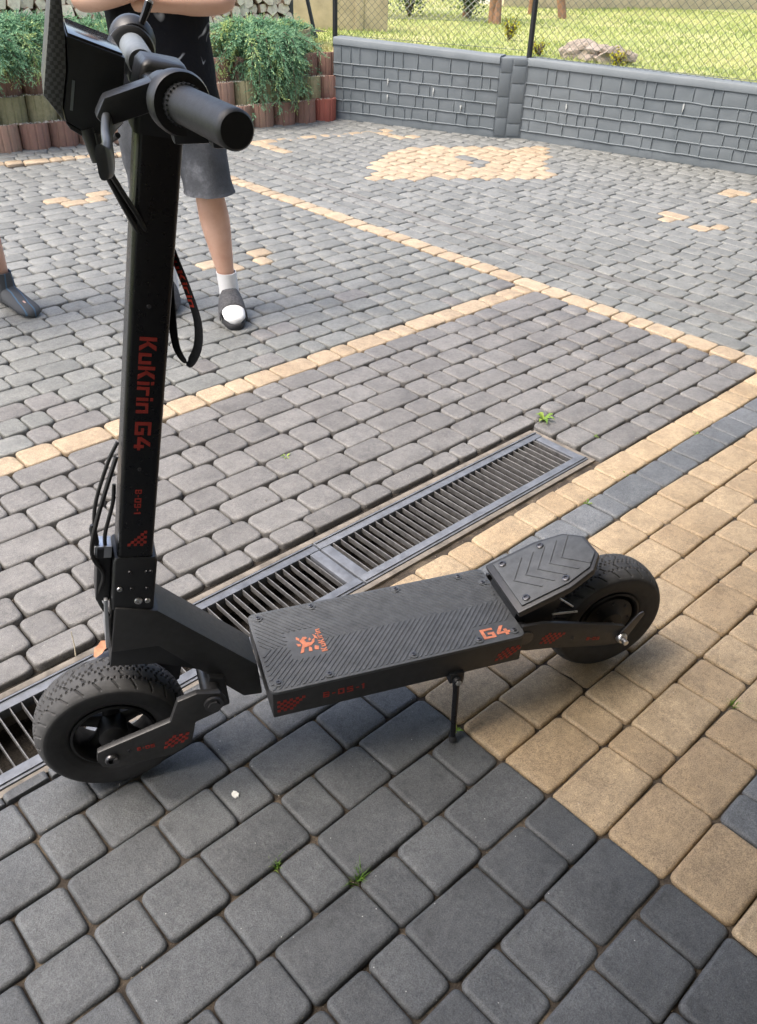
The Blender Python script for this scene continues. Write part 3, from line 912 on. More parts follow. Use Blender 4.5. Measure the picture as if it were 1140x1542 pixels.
b = MB(); b.cyl((0, 0, 0), (-0.22, 0.06, 0.9), 0.017, n=10); b.lathe([(0.022, -0.01), (0.022, 0.02)], (0, 0, 0), 'z', 10)
o = b.build("leaning_pole", M_dpost); o.location = (5.42, 6.72, 0.55); tag(o, "thin dark pole leaning against the tan garden wall", "pole")
# a second fence with dark shrubs behind it
chain_fence("chain_link_fence", (7.35, 8.68), (8.70, 7.42), 0.50, 1.7, 0.075, 0.0026, "far chain link fence between wooden posts in front of dark shrubs", (0.02, 1.82), pmat("old_wire", (0.33, 0.34, 0.28), 0.5, 0.5, 0.2, 30), M_timber, 0.045)
M_leaf = blade_mat("shrub_leaves", [(0.0, (0.02, 0.05, 0.012)), (0.5, (0.05, 0.11, 0.025)), (1.0, (0.14, 0.2, 0.045))], 0.2)
def shrub(label, c, rx, ry, h, n, seed, mat, name="shrub", cat="shrub", leaf=0.035):
    rng = random.Random(seed); root = empty(name, c); tag(root, label, cat)
    st = MB(); fo = MB(); tips = []
    for i in range(16):
        a = rng.uniform(0, 2 * PI); t = Vector((math.cos(a) * rx * rng.uniform(.2, .8), math.sin(a) * ry * rng.uniform(.2, .8), h * rng.uniform(.5, .95)))
        st.tube([(0, 0, 0), t * 0.5 + Vector((0, 0, h * .1)), t], [0.012, 0.008, 0.003], 5, caps=False); tips.append(t)
    for i in range(n):
        t = rng.choice(tips); p = t * rng.uniform(0.25, 1.05) + Vector((rng.gauss(0, rx * .18), rng.gauss(0, ry * .18), rng.gauss(0, h * .1)))
        if p.z < 0.02: continue
        u = Vector((rng.gauss(0, 1), rng.gauss(0, 1), rng.gauss(0.2, 0.7))).normalized(); w = u.cross(Vector((rng.gauss(0, 1), rng.gauss(0, 1), rng.gauss(0, 1)))).normalized()
        l = leaf * rng.uniform(.6, 1.3)
        fo.add([p, p + u * l * .5 + w * l * .3, p + u * l, p + u * l * .5 - w * l * .3], [(0, 1, 2, 3)], min(1, max(0, rng.gauss(.45, .22))))
    st.build("stem", M_bark, root, recalc=False); fo.build("leaves", mat, root, recalc=False, smooth=False)
for i, (x, y) in enumerate(((7.7, 9.0), (8.3, 8.45), (8.85, 7.95))):
    shrub(["dark shrub behind the left end of the far chain link fence", "dark shrub behind the middle of the far chain link fence", "dark shrub behind the right end of the far chain link fence"][i], (x, y, 0.5), 0.5, 0.4, 1.0, 2600, 50 + i, M_leaf)
M_yl = blade_mat("yellow_flowering_leaves", [(0.0, (0.16, 0.20, 0.02)), (0.5, (0.42, 0.40, 0.03)), (1.0, (0.65, 0.55, 0.03))], 0.25)
shrub("yellow green flowering weed beside the black fence post", (7.35, 6.05, 0.5), 0.13, 0.13, 0.22, 420, 61, M_yl, "flowering_weed", "weed", 0.022)
shrub("yellow flowering weed at the right end of the stone rubble", (6.42, 4.15, 0.5), 0.10, 0.10, 0.15, 320, 62, M_yl, "flowering_weed", "weed", 0.02)
shrub("low yellow weed between the post and the stone rubble", (6.52, 5.02, 0.5), 0.10, 0.10, 0.13, 260, 63, M_yl, "flowering_weed", "weed", 0.02)
# timber trestle
tr = empty("timber_trestle", (9.4, 7.75, 0.5)); tag(tr, "brown timber trestle legs standing on the lawn left of the fence post", "trestle")
for (bx, by, tx, ty) in ((-0.72, -0.39, -0.55, -0.15), (-0.45, 0.35, -0.5, 0.0), (0.88, 0.37, 0.7, 0.2), (0.75, -0.25, 0.68, 0.1)):
    b = MB(); b.tube([(bx, by, -0.02), (tx, ty, 1.3)], [0.055, 0.05], 10); b.build("leg", M_timber, tr)
b = MB(); b.tube([(-0.75, -0.1, 1.3), (0.9, 0.15, 1.3)], [0.05, 0.05], 10); b.build("beam", M_timber, tr)
# pale house beyond the lawn
A, B = Vector((10.9, 9.15, 0)), Vector((19.0, 5.9, 0)); d = B - A; L = d.length
hs = empty("neighbour_house", (A.x, A.y, 0.5), (0, 0, math.atan2(d.y, d.x))); tag(hs, "pale rendered house wall at the far end of the lawn", "house")
b = MB(); b.box((L / 2, 1.5, 1.6), (L, 3.0, 3.4)); b.build("wall", M_pale, hs, bevel=0.01)
b = MB(); b.box((L / 2, -0.03, 0.06), (L + .05, 0.055, 0.3)); b.build("plinth", M_tan, hs, bevel=0.008)
for i in range(3):
    f = MB(); x = 1.4 + i * 2.6
    for (cx, cz, w, h) in ((x - .6, 1.7, .07, 1.2), (x + .6, 1.7, .07, 1.2), (x, 1.13, 1.13, .07), (x, 2.27, 1.13, .07), (x, 1.7, .05, 1.07)): f.box((cx, -0.02, cz), (w, 0.07, h))
    w_ = f.build("window", pmat("window_white", (.7, .7, .68), .5), hs, bevel=0.004)
    g = MB(); g.box((x, -0.004, 1.7), (1.13, 0.012, 1.07)); g.build("pane", M_dk, w_)
# rubble lying behind the wall
M_rub = pmat("rubble", (0.30, 0.25, 0.20), 0.95, var=0.35, scale=14, bump=0.9, bscale=50, obj=False, dist=0.02)
rb = empty("stone_rubble", (6.5, 4.52, 0.5)); tag(rb, "heap of broken stone rubble on the grass right of the fence post", "rubble")
rr = random.Random(8)
def chunk(s, rng, n=14):
    bm = bmesh.new()
    bmesh.ops.create_icosphere(bm, subdivisions=2, radius=1)
    sd_ = rng.uniform(0, 50)
    for v in bm.verts:
        q = v.co.copy(); f = 0.75 + 0.5 * noise.noise(q * 1.3 + Vector((sd_, 0, 0))); m_ = max(abs(q.x), abs(q.y), abs(q.z))
        q = q.lerp(q / m_, 0.55); v.co = Vector((q.x * s[0], q.y * s[1], q.z * s[2])) * f
    me = bpy.data.meshes.new("stone"); bm.to_mesh(me); bm.free(); return me
dW = Vector((0.04, 1, 0)).normalized()
for i in range(14):
    t = rr.uniform(-.30, .30)
    sz = (rr.uniform(.05, .09), rr.uniform(.06, .12), rr.uniform(.04, .07)) if i > 2 else (0.12, 0.19, 0.085)
    o = link_mesh("stone", chunk(sz, rr), M_rub, rb); p = dW * t + Vector((rr.uniform(0, .22), 0, sz[2] * .6 + (0.05 if i % 4 == 0 else 0)))
    if i <= 2: p = dW * (-0.2 + 0.2 * i) + Vector((0.15, 0, 0.075))
    o.location = p; o.rotation_euler = (rr.uniform(-.3, .3), rr.uniform(-.3, .3), rr.uniform(0, 3))

# ================================================================== HOUSE THE PICTURE IS TAKEN FROM (unseen behind the camera, overhang added for shade)
def own_house():
    hw = empty("house_front", (0, -0.9, 0)); tag(hw, "unseen rendered house front with an added canopy behind the camera", "house")
    M_hw = pmat("house_render", (0.50, 0.47, 0.42), 0.9, var=0.06, scale=4, bump=0.2, bscale=90, obj=False)
    b = MB(); b.box((1.0, -0.15, 2.6), (12, 0.3, 5.4)); b.build("wall", M_hw, hw, bevel=0.01)
    b = MB(); b.box((1.0, SHADE_CAN / 2, 2.68), (12, SHADE_CAN, 0.22)); b.build("shade_canopy", M_hw, hw, bevel=0.01)  # overhang added out of view, its reach set to darken the foreground
    M_door = pmat("garage_door", (0.10, 0.07, 0.05), 0.5, var=0.2, scale=10)
    for k in range(4):
        b = MB(); b.box((0.4, 0.02, 0.28 + k * 0.54), (2.6, 0.04, 0.53)); b.build("door_panel", M_door, hw, bevel=0.008)
SHADE_CAN = 2.05
own_house()
# ================================================================== PEOPLE
def skin_mat():
    t = NT("skin"); p = t.pos(True)
    n = t.noise(p, 9, 5, 0.6); n2 = t.noise(p, 45, 4, 0.7)
    c = t.ramp(n, [(0.3, (0.58, 0.335, 0.235)), (0.7, (0.70, 0.45, 0.335))])
    c = t.mix(t.ramp(n2, [(0.55, (0, 0, 0)), (0.8, (0.35, 0.35, 0.35))]), c, (0.52, 0.27, 0.185))
    t.base(c); t.b.inputs["Subsurface Weight"].default_value = 0.08
    t.b.inputs["Subsurface Radius"].default_value = (0.01, 0.004, 0.002)
    t.bump(t.noise(p, 300, 3, 0.6), 0.12, 0.001)
    return t.set(roughness=0.55)
M_skin = skin_mat()
M_hair = pmat("hair", (0.03, 0.02, 0.014), 0.6, var=0.3, scale=80, bump=0.6, bscale=150)
M_sock = pmat("white_sock", (0.75, 0.75, 0.74), 0.95, var=0.06, scale=40, bump=0.5, bscale=350)
M_slide = pmat("slide_rubber", (0.03, 0.03, 0.032), 0.75, var=0.2, scale=60, bump=0.3, bscale=400)
M_slidestrap = pmat("slide_strap", (0.07, 0.07, 0.073), 0.85, var=0.5, scale=120, bump=0.6, bscale=300)
def shorts_mat():
    t = NT("washed_grey_denim"); p = t.pos(True)
    n = t.noise(p, 7, 5, 0.65); n2 = t.noise(p, 160, 3, 0.7)
    c = t.ramp(n, [(0.3, (0.045, 0.05, 0.055)), (0.58, (0.085, 0.09, 0.10)), (0.75, (0.22, 0.23, 0.25))])
    c = t.mix(0.4, c, t.ramp(n2, [(0.3, (0.3, 0.3, 0.3)), (0.7, (0.7, 0.7, 0.7))]), 'OVERLAY')
    t.base(c); t.bump(t.math('ADD', n2, t.math('MULTIPLY', t.noise(p, 16, 4, 0.6), 3)), 0.5, 0.004); return t.set(roughness=0.9)
def shirt_mat():
    t = NT("black_print_shirt"); p = t.pos(True)
    w = t.n("TexNoise"); w.inputs["Scale"].default_value = 2.9; w.inputs["Detail"].default_value = 2; w.inputs["Distortion"].default_value = 2.6
    t.l(p, w.inputs["Vector"])
    ln = t.math('ABSOLUTE', t.math('SUBTRACT', w.outputs[0], 0.56))
    msk = t.ramp(ln, [(0.0, (1, 1, 1)), (0.012, (0.55, 0.55, 0.55)), (0.022, (0, 0, 0))])
    br = t.ramp(t.noise(p, 6, 3), [(0.44, (0, 0, 0)), (0.54, (1, 1, 1))])
    sx = t.n("SeparateXYZ"); t.l(p, sx.inputs[0])
    msk2 = t.math('MULTIPLY', msk, br)
    c = t.mix(msk2, (0.006, 0.0065, 0.009), (0.55, 0.57, 0.6)); t.base(c)
    t.b.inputs['Specular IOR Level'].default_value = 0.2
    t.bump(t.noise(p, 14, 4, 0.6), 0.5, 0.02); return t.set(roughness=0.8)

def person(name, label, O, face, pose, style):
    f = Vector((*face, 0)).normalized(); l = Vector((-f.y, f.x, 0)); O = Vector((*O, 0))
    root = empty(name, O, (0, 0, math.atan2(-f.x, f.y)))          # local +y = facing, local -x = his left
    tag(root, label, "person")
    def P(a, b_, z): return Vector((-a, b_, z))                    # a = to his left, b = forward
    V = []; E_ = []; Rr = []
    def v(p, r, par=None):
        V.append(p); Rr.append(r if isinstance(r, tuple) else (r, r)); i = len(V) - 1
        if par is not None: E_.append((par, i))
        return i
    pel = v(P(0, pose.get('hipf', 0), 0.96), (0.125, 0.10))
    bel = v(P(0, 0.0, 1.10), (0.125, 0.095), pel); che = v(P(0, -0.01, 1.30), (0.145, 0.105), bel)
    nb = v(P(0, -0.015, 1.47), (0.075, 0.07), che); nk = v(P(0, 0.0, 1.55), 0.055, nb)
    jaw = v(P(0, 0.035, 1.62), (0.062, 0.075), nk); hd = v(P(0, 0.025, 1.70), (0.075, 0.09), jaw); cr = v(P(0, 0.01, 1.775), (0.06, 0.07), hd)
    for s in (1, -1):
        k = 'L' if s > 0 else 'R'
        hip = v(P(0.095 * s, pose.get('hipf', 0), 0.90), 0.088, pel)
        ank = pose['ank' + k]; kn = pose['kn' + k]
        th = v(P(*((Vector((0.095 * s, 0, 0.90)) * 0.5 + Vector(kn) * 0.5))), 0.077, hip)
        kk = v(P(*kn), (0.056, 0.058), th)
        a3, k3 = Vector(ank), Vector(kn)
        q = k3.lerp(a3, 0.3); c1 = v(P(q.x, q.y - 0.022, q.z), (0.058, 0.066), kk)
        q = k3.lerp(a3, 0.6); c2 = v(P(q.x, q.y - 0.012, q.z), (0.045, 0.050), c1)
        q = k3.lerp(a3, 0.85); c3 = v(P(q.x, q.y - 0.004, q.z), (0.031, 0.035), c2)
        a_ = v(P(*a3), (0.034, 0.038), c3)
        fd_ = pose.get('toe' + k, (0, 1)); 
        t1 = v(P(a3.x + fd_[0] * 0.09, a3.y + fd_[1] * 0.09, 0.038), (0.030, 0.020), a_)
        v(P(a3.x + fd_[0] * 0.16, a3.y + fd_[1] * 0.16, 0.024), (0.030, 0.012), t1)
        sh = v(P(0.165 * s, -0.015, 1.43), 0.062, che)
        el, wr = Vector(pose['el' + k]), Vector(pose['wr' + k])
        up = v(P(*(Vector((0.19 * s, -0.015, 1.40)).lerp(el, 0.45))), 0.052, sh)
        e_ = v(P(*el), 0.041, up); fa = v(P(*el.lerp(wr, 0.35)), 0.043, e_)
        w_ = v(P(*wr), 0.028, fa)
        hdir = Vector(pose.get('hand' + k, wr - el)).normalized(); pm = wr + hdir * 0.055; pi_ = v(P(*pm), (0.034, 0.02), w_)
        side = hdir.cross(Vector((0, 0, 1))); side = side.normalized() if side.length > .2 else Vector((0, 1, 0))
        if abs(hdir.z) < 0.5: side = Vector((0, 0, 1))
        for i, (off, ln) in enumerate(((-0.026, 0.062), (-0.009, 0.075), (0.009, 0.07), (0.026, 0.055))):
            b1 = pm + hdir * 0.04 + side * off; c_ = v(P(*b1), 0.0095, pi_)
            curl = Vector((0, 0, -1)) if abs(hdir.z) < .5 else Vector((0, 1, 0))
            m1 = v(P(*(b1 + hdir * ln * .5 + curl * 0.006)), 0.009, c_); v(P(*(b1 + hdir * ln + curl * 0.022)), 0.0075, m1)
        tb = pm + side * -0.035 - hdir * 0.015; t_1 = v(P(*tb), 0.011, pi_); v(P(*(tb + side * -0.02 + hdir * 0.04)), 0.009, t_1)
    me = bpy.data.meshes.new("body"); me.from_pydata([tuple(p) for p in V], E_, [])
    o = bpy.data.objects.new("body", me); col.objects.link(o); o.parent = root
    sk = o.modifiers.new("skin", 'SKIN'); sk.use_smooth_shade = True
    for i, d in enumerate(me.skin_vertices[0].data): d.radius = Rr[i]; d.use_root = (i == 0)
    su = o.modifiers.new("sub", 'SUBSURF'); su.levels = 2; su.render_levels = 2
    dg = bpy.context.evaluated_depsgraph_get(); dg.update()
    nm = bpy.data.meshes.new_from_object(o.evaluated_get(dg)); o.modifiers.clear(); o.data = nm
    nm.materials.clear(); nm.materials.append(M_skin)
    nm.polygons.foreach_set("use_smooth", [True] * len(nm.polygons))
    # head details
    b = MB()
    b.loft([[P(0.078 * rx * math.cos(a), 0.012 + 0.096 * ry * math.sin(a), z) for a in [2 * PI * k / 20 for k in range(20)]] for (z, rx, ry) in ((1.70, 1.12, 1.06), (1.75, 1.13, 1.08), (1.79, 1.0, 0.96), (1.815, 0.7, 0.7), (1.825, 0.2, 0.2))])
    hr = b.build("hair", M_hair, root, sharp=80)
    b = MB(); b.add([P(0, 0.105, 1.70), P(0.016, 0.105, 1.655), P(-0.016, 0.105, 1.655), P(0, 0.135, 1.662)], [(0, 1, 3), (0, 3, 2), (1, 2, 3)]); b.build("nose", M_skin, root)
    for s in (1, -1):
        b = MB(); b.lathe([(0.002, 0.100), (0.011, 0.106), (0.009, 0.113), (0.002, 0.117)], P(0.031 * s, -0.004, 1.70), 'y', 12); b.build("eye", M_hair, root)
        b = MB(); b.tube([P(0.082 * s, 0.0, 1.72), P(0.092 * s, -0.005, 1.69), P(0.082 * s, 0.0, 1.655)], [0.008, 0.013, 0.006], 8); b.build("ear", M_skin, root)
    b = MB(); b.tube([P(-0.024, 0.103, 1.628), P(0, 0.110, 1.627), P(0.024, 0.103, 1.628)], [0.003, 0.006, 0.003], 6); b.build("mouth", pmat("lips", (0.4, 0.16, 0.13), 0.5), root)
    # clothing
    def ell(c, rx, ry, n=36, ph=0.0, amp=0.0, sd_=0.0):
        out = []
        for k in range(n):
            a = 2 * PI * k / n
            w = 1 + amp * noise.noise((math.cos(a) * 2.2, math.sin(a) * 2.2, c[2] * 7 + sd_))
            out.append(P(c[0] + rx * w * math.cos(a), c[1] + ry * w * math.sin(a), c[2]))
        return out
    b = MB()
    b.loft([ell((0, hf, z), rx, ry, 44, 0, 0.10, 3) for (z, rx, ry, hf) in ((0.80, .190, .138, .01), (0.805, .195, .145, .01), (0.86, .193, .143, .01), (0.93, .186, .138, 0.01), (1.02, .176, .13, .01), (1.12, .176, .128, .01), (1.22, .184, .132, 0), (1.32, .192, .132, 0), (1.40, .188, .122, -.01), (1.46, .15, .10, -.012), (1.51, .085, .08, -.01))], caps=False)
    for s in (1, -1):
        k = 'L' if s > 0 else 'R'; el = Vector(pose['el' + k]); s0 = Vector((0.14 * s, -0.015, 1.43)); s1 = Vector((0.19 * s, -0.015, 1.40)).lerp(el, 0.62)
        pts = [s0.lerp(s1, t) for t in (0, .25, .5, .75, 1.0)]
        b.tube([P(*p) for p in pts], [0.085, 0.084, 0.080, 0.078, 0.078], 18, caps=False)
    b.build("shirt", style['shirt'], root, sharp=80)
    b = MB()
    b.loft([ell((0, 0.0, z), rx, ry, 36, 0, 0.05, 9) for (z, rx, ry) in ((1.01, .165, .12), (0.97, .172, .128), (0.90, .178, .134), (0.82, .176, .132), (0.775, .15, .12))], caps=False)
    for s in (1, -1):
        k = 'L' if s > 0 else 'R'; h0 = Vector((0.092 * s, 0, 0.86)); kn = Vector(pose['kn' + k]); zb = style['hem']
        kk = h0.lerp(kn, (0.86 - zb) / (0.86 - kn.z))
        rings = []
        for t, rx, ry in ((0, .09, .115), (.12, .095, .118), (.25, .098, .12), (.38, .095, .116), (.5, .098, .115), (.62, .094, .11), (.75, .097, .108), (.87, .093, .105), (.97, .095, .106), (1.0, .098, .109), (1.0, .092, .103), (0.93, .088, .1)):
            c = h0.lerp(kk, t); rings.append(ell(tuple(c), rx, ry, 30, 0, 0.16, 5 * s))
        b.loft(rings, caps=False)
    b.build("shorts", style['shorts'], root, sharp=80)
    # feet
    for s in (1, -1):
        k = 'L' if s > 0 else 'R'; a3 = Vector(pose['ank' + k]); td = Vector((*pose.get('toe' + k, (0, 1)), 0)).normalized(); sd_ = Vector((td.y, -td.x, 0))
        def Q(x, y, z): q = Vector((a3.x, a3.y, 0)) + sd_ * x + td * y; return P(q.x, q.y, z)
        base = style['sole']
        b = MB(); rings = []
        for (y, hw, h, zc) in ((-0.072, .012, .02, .035), (-0.066, .026, .04, .04), (-0.04, .034, .055, .05), (0.0, .036, .058, .055), (0.04, .038, .046, .048), (0.09, .044, .036, .036), (0.135, .047, .027, .028), (0.17, .043, .022, .023), (0.192, .028, .016, .018), (0.198, .008, .006, .016)):
            rings.append([Q(hw * math.cos(t), y, base + max(0.001, zc + h * math.sin(t) * (1 if math.sin(t) > 0 else zc / h * 0.98))) for t in [2 * PI * j / 18 for j in range(18)]])
        b.loft(rings)
        zs = style['sock_h']
        k3 = Vector(pose['kn' + k])
        rg_ = []
        for t in (0.04, 0.06, 0.08, zs - 0.012, zs, zs, zs - 0.01):
            c = a3.lerp(k3, max(0, (t - a3.z) / (k3.z - a3.z))); r = 0.0405 if t < zs else 0.041
            if t == zs and len(rg_) == 5: r = 0.038
            rg_.append([P(c.x + r * math.cos(q), c.y + r * 1.12 * math.sin(q), t + base) for q in [2 * PI * j / 18 for j in range(18)]])
        b.loft(rg_, caps=False)
        b.build("sock", style['sock'], root, sharp=80)
        if style.get('slides'):
            ol = []
            for j in range(28):
                t = 2 * PI * j / 28; y = 0.062 + 0.145 * math.sin(t); w = 0.046 + 0.008 * math.sin(t)
                ol.append((w * math.copysign(abs(math.cos(t)) ** 0.75, math.cos(t)), y))
            b = MB(); n = len(ol); rings = [[Q(x * sc, 0.062 + (y - 0.062) * sc, z) for x, y in ol] for z, sc in ((0.001, .94), (0.006, .99), (0.022, 1.0), (0.027, .985))]
            b.loft(rings); b.build("sandal_sole", M_slide, root, sharp=50)
            rings = []
            for y, hh, w in ((0.030, .126, .053), (0.045, .121, .055), (0.085, .108, .0575), (0.118, .092, .058), (0.126, .086, .0575)):
                ring = []
                for j in range(15):
                    t = PI * j / 14; ring.append(Q(w * math.cos(t), y, 0.018 + (hh - 0.018) * math.sin(t) ** 0.8))
                for j in range(15):
                    t = PI * (14 - j) / 14; ring.append(Q((w - .005) * math.cos(t), y, 0.017 + (hh - 0.023) * math.sin(t) ** 0.8))
                rings.append(ring)
            b = MB(); b.loft(rings); b.build("sandal_strap", M_slidestrap, root, sharp=60)
    return root
person("person", "person in black printed shirt and grey shorts with arms crossed, wearing slides", (1.71, 3.00), (-0.52, -0.855),
       dict(ankL=(.175, .045, .10), knL=(.125, .05, .50), ankR=(-.075, -.09, .10), knR=(-.085, -.04, .50), toeL=(0.06, 1), toeR=(-.22, 1),
            elL=(.25, .07, 1.125), wrL=(-.05, .135, 1.12), handL=(-.45, -.85, .1), elR=(-.25, .10, 1.115), wrR=(.07, .215, 1.20)),
       dict(shirt=shirt_mat(), shorts=shorts_mat(), hem=0.495, sock=M_sock, sock_h=0.155, sole=0.022, slides=True))
def sock2():
    t = NT("patterned_grey_sock"); p = t.pos(True); sx = t.n("SeparateXYZ"); t.l(p, sx.inputs[0])
    w = t.n("TexWave"); w.inputs["Scale"].default_value = 9; w.inputs["Distortion"].default_value = 3; t.l(p, w.inputs["Vector"])
    c = t.mix(t.ramp(w.outputs[0], [(0.93, (0, 0, 0)), (0.97, (.8, .8, .8))]), (0.075, 0.08, 0.085), (0.07, 0.15, 0.24))
    t.base(c); t.bump(t.noise(p, 350, 3), .4, .001); return t.set(roughness=.95)
person("person", "person at the left edge showing one bare leg and a dark grey sock", (0.988, 3.508), (0.02, -1.0),
       dict(ankL=(.165, .0, .08), knL=(.105, .05, .49), ankR=(-.115, .05, .08), knR=(-.105, .06, .49), toeL=(.12, 1), toeR=(-.1, 1),
            elL=(.20, -.12, 1.17), wrL=(.04, -.17, 1.05), elR=(-.24, -.08, 1.17), wrR=(-.06, -.19, 1.06)),
       dict(shirt=pmat("navy_shirt", (.03, .04, .07), .85, var=.2), shorts=pmat("dark_shorts", (.05, .05, .055), .85, var=.2), hem=0.50, sock=sock2(), sock_h=0.15, sole=0.001, slides=False))
# ================================================================== ELECTRIC SCOOTER
M_blk = pmat("black_satin_paint", (0.0045, 0.0048, 0.006), 0.3, 0.0, 0.25, 40, 0.08, 500)
M_frame = pmat("black_powder_coat", (0.028, 0.028, 0.029), 0.44, 0.0, 0.2, 60, 0.15, 700)
M_plast = pmat("black_plastic", (0.013, 0.014, 0.016), 0.42, 0.0, 0.2, 60, 0.12, 600)
M_rub = pmat("deck_rubber", (0.066, 0.070, 0.074), 0.6, 0.0, 0.3, 35, 0.3, 500)
def tyre_mat():
    t = NT("tyre_rubber"); p = t.pos(True)
    n = t.noise(p, 30, 6, 0.7); n2 = t.noise(p, 260, 3, 0.7)
    c = t.ramp(n, [(0.35, (0.030, 0.030, 0.031)), (0.6, (0.054, 0.054, 0.054)), (0.8, (0.095, 0.093, 0.09))])
    t.base(c); t.bump(n2, 0.25, 0.001); return t.set(roughness=0.72)
M_tyre = tyre_mat()
M_hub = pmat("hub_black", (0.010, 0.010, 0.011), 0.5, 0.2, 0.2, 40)
M_steel = pmat("bright_bolt_steel", (0.55, 0.55, 0.55), 0.3, 0.95, 0.2, 80)
M_dsteel = pmat("blackened_bolt", (0.09, 0.09, 0.095), 0.35, 0.8, 0.2, 80)
M_red = pmat("red_print", (0.34, 0.032, 0.022), 0.5, 0.0, 0.15, 90)
M_org = pmat("orange_print", (0.52, 0.17, 0.085), 0.6, 0.0, 0.25, 120)
M_grip = pmat("grip_rubber", (0.009, 0.010, 0.012), 0.5, 0.0, 0.2, 60, 0.2, 700)
M_grey = pmat("sky_grey_rubber", (0.17, 0.19, 0.205), 0.5, 0.0, 0.1, 60)  # pale grey carries the sky's reflection on the far bar parts
M_glass = pmat("display_glass", (0.008, 0.008, 0.010), 0.12, 0.0, 0.1, 20, spec=0.8)
M_alu = pmat("bare_aluminium", (0.5, 0.52, 0.54), 0.35, 0.9, 0.15, 40)
M_lever = pmat("lever_alloy", (0.10, 0.11, 0.12), 0.36, 0.4, 0.2, 50)
M_cable = pmat("cable_black", (0.014, 0.014, 0.015), 0.5)
M_strap = pmat("woven_strap", (0.014, 0.014, 0.018), 0.8, 0.0, 0.2, 90, 0.5, 900)
SC = empty("electric_scooter", (0.838, 0.8551, 0), (-0.0168, 0, 2.731))
tag(SC, "black electric scooter with red lettering standing on its kickstand across the drain", "scooter")

# ---------- flat lettering made of strokes
def q4(a, b_, c, d): return [(a, b_), (c, b_), (c, d), (a, d)]
GLY = {'K': ([q4(0, 0, .2, 1), [(.2, .42), (.48, 1), (.74, 1), (.40, .42)], [(.22, .56), (.42, .56), (.76, 0), (.50, 0)]], .76),
       'u': ([q4(0, 0, .18, .74), q4(.18, 0, .44, .18), q4(.44, 0, .62, .74)], .62),
       'i': ([q4(0, 0, .18, .72), q4(0, .82, .18, 1)], .18), 'r': ([q4(0, 0, .18, .74), q4(.18, .55, .52, .74)], .52),
       'n': ([q4(0, 0, .18, .74), q4(.18, .56, .44, .74), q4(.44, 0, .62, .74)], .62),
       'G': ([q4(0, 0, .2, 1), q4(.2, .8, .8, 1), q4(.2, 0, .8, .2), q4(.6, .2, .8, .56), q4(.38, .38, .6, .56)], .8),
       '4': ([[(0, .2), (0, .42), (.36, 1), (.62, 1), (.24, .40), (.24, .2)], q4(.24, .2, .84, .4), q4(.5, 0, .7, .2), q4(.5, .4, .7, .62)], .84),
       'B': ([q4(0, 0, .18, 1), q4(.18, .82, .6, 1), q4(.18, .41, .56, .59), q4(.18, 0, .6, .18), q4(.5, .59, .66, .82), q4(.5, .18, .66, .41)], .66),
       '0': ([q4(0, 0, .17, 1), q4(.17, .83, .5, 1), q4(.17, 0, .5, .17), q4(.5, 0, .67, 1)], .67),
       '9': ([q4(0, .42, .17, 1), q4(.17, .83, .5, 1), q4(.17, .42, .5, .58), q4(.5, 0, .67, 1), q4(.05, 0, .5, .17)], .67),
       '5': ([q4(0, .45, .17, 1), q4(.17, .83, .65, 1), q4(.17, .45, .5, .61), q4(.5, 0, .67, .61), q4(0, 0, .5, .17)], .67),
       '1': ([q4(.1, 0, .28, 1), q4(0, .75, .1, .9)], .28), '-': ([q4(0, .42, .34, .57)], .34), ' ': ([], .3), '.': ([q4(0, 0, .15, .16)], .15)}
def letters(mb, text, o, u, v_, h, stretch=1.0, gap=0.16, th=0.0006):
    o, u, v_ = Vector(o), Vector(u).normalized(), Vector(v_).normalized(); n = u.cross(v_); x = 0
    for ch in text:
        polys, w = GLY[ch]
        for p in polys:
            k = len(p); vs = [o + u * ((x + a) * h * stretch) + v_ * (b_ * h) for a, b_ in p]
            vs2 = [q + n * th for q in vs]
            ar = sum(p[i][0] * p[(i + 1) % k][1] - p[(i + 1) % k][0] * p[i][1] for i in range(k))
            fs = [tuple(range(k, 2 * k))] + [(i, (i + 1) % k, (i + 1) % k + k, i + k) for i in range(k)]
            if ar < 0: fs = [f[::-1] for f in fs]
            mb.add(vs + vs2, fs)
        x += w + gap
    return x * h * stretch
def checker(mb, o, u, v_, s, rows, th=0.0006):
    """slanted red checks: rows = list of (first column, last column)"""
    o, u, v_ = Vector(o), Vector(u), Vector(v_); n = u.cross(v_).normalized()
    for r, (a, b_) in enumerate(rows):
        for c in range(a, b_ + 1):
            if (r + c) % 2: continue
            q = [o + u * (s * (c + i)) + v_ * (s * (r + j)) for i, j in ((0, 0), (1, 0), (1, 1), (0, 1))]
            mb.add(q + [p + n * th for p in q], [(4, 5, 6, 7), (0, 1, 5, 4), (1, 2, 6, 5), (2, 3, 7, 6), (3, 0, 4, 7)])
def flat(name, mb, mat, parent): return mb.build(name, mat, parent, smooth=False, recalc=False)
def bolt(parent, p, axis, r=0.0055, h=0.003, mat=None, name="bolt"):
    """socket-head bolt: dished head with a hexagonal well"""
    b = MB(); p = Vector(p); ax = Vector(axis).normalized()
    prof = [(r, 0), (r, h * .6), (r * .8, h), (r * .52, h), (r * .5, h * .3)]
    a = ax.orthogonal().normalized(); c = ax.cross(a); n = 14; rings = []
    for rr_, hh in prof: rings.append([p + ax * hh + a * (rr_ * math.cos(2 * PI * k / n)) + c * (rr_ * math.sin(2 * PI * k / n)) for k in range(n)])
    b.loft(rings); return b.build(name, mat or M_dsteel, parent, sharp=40)

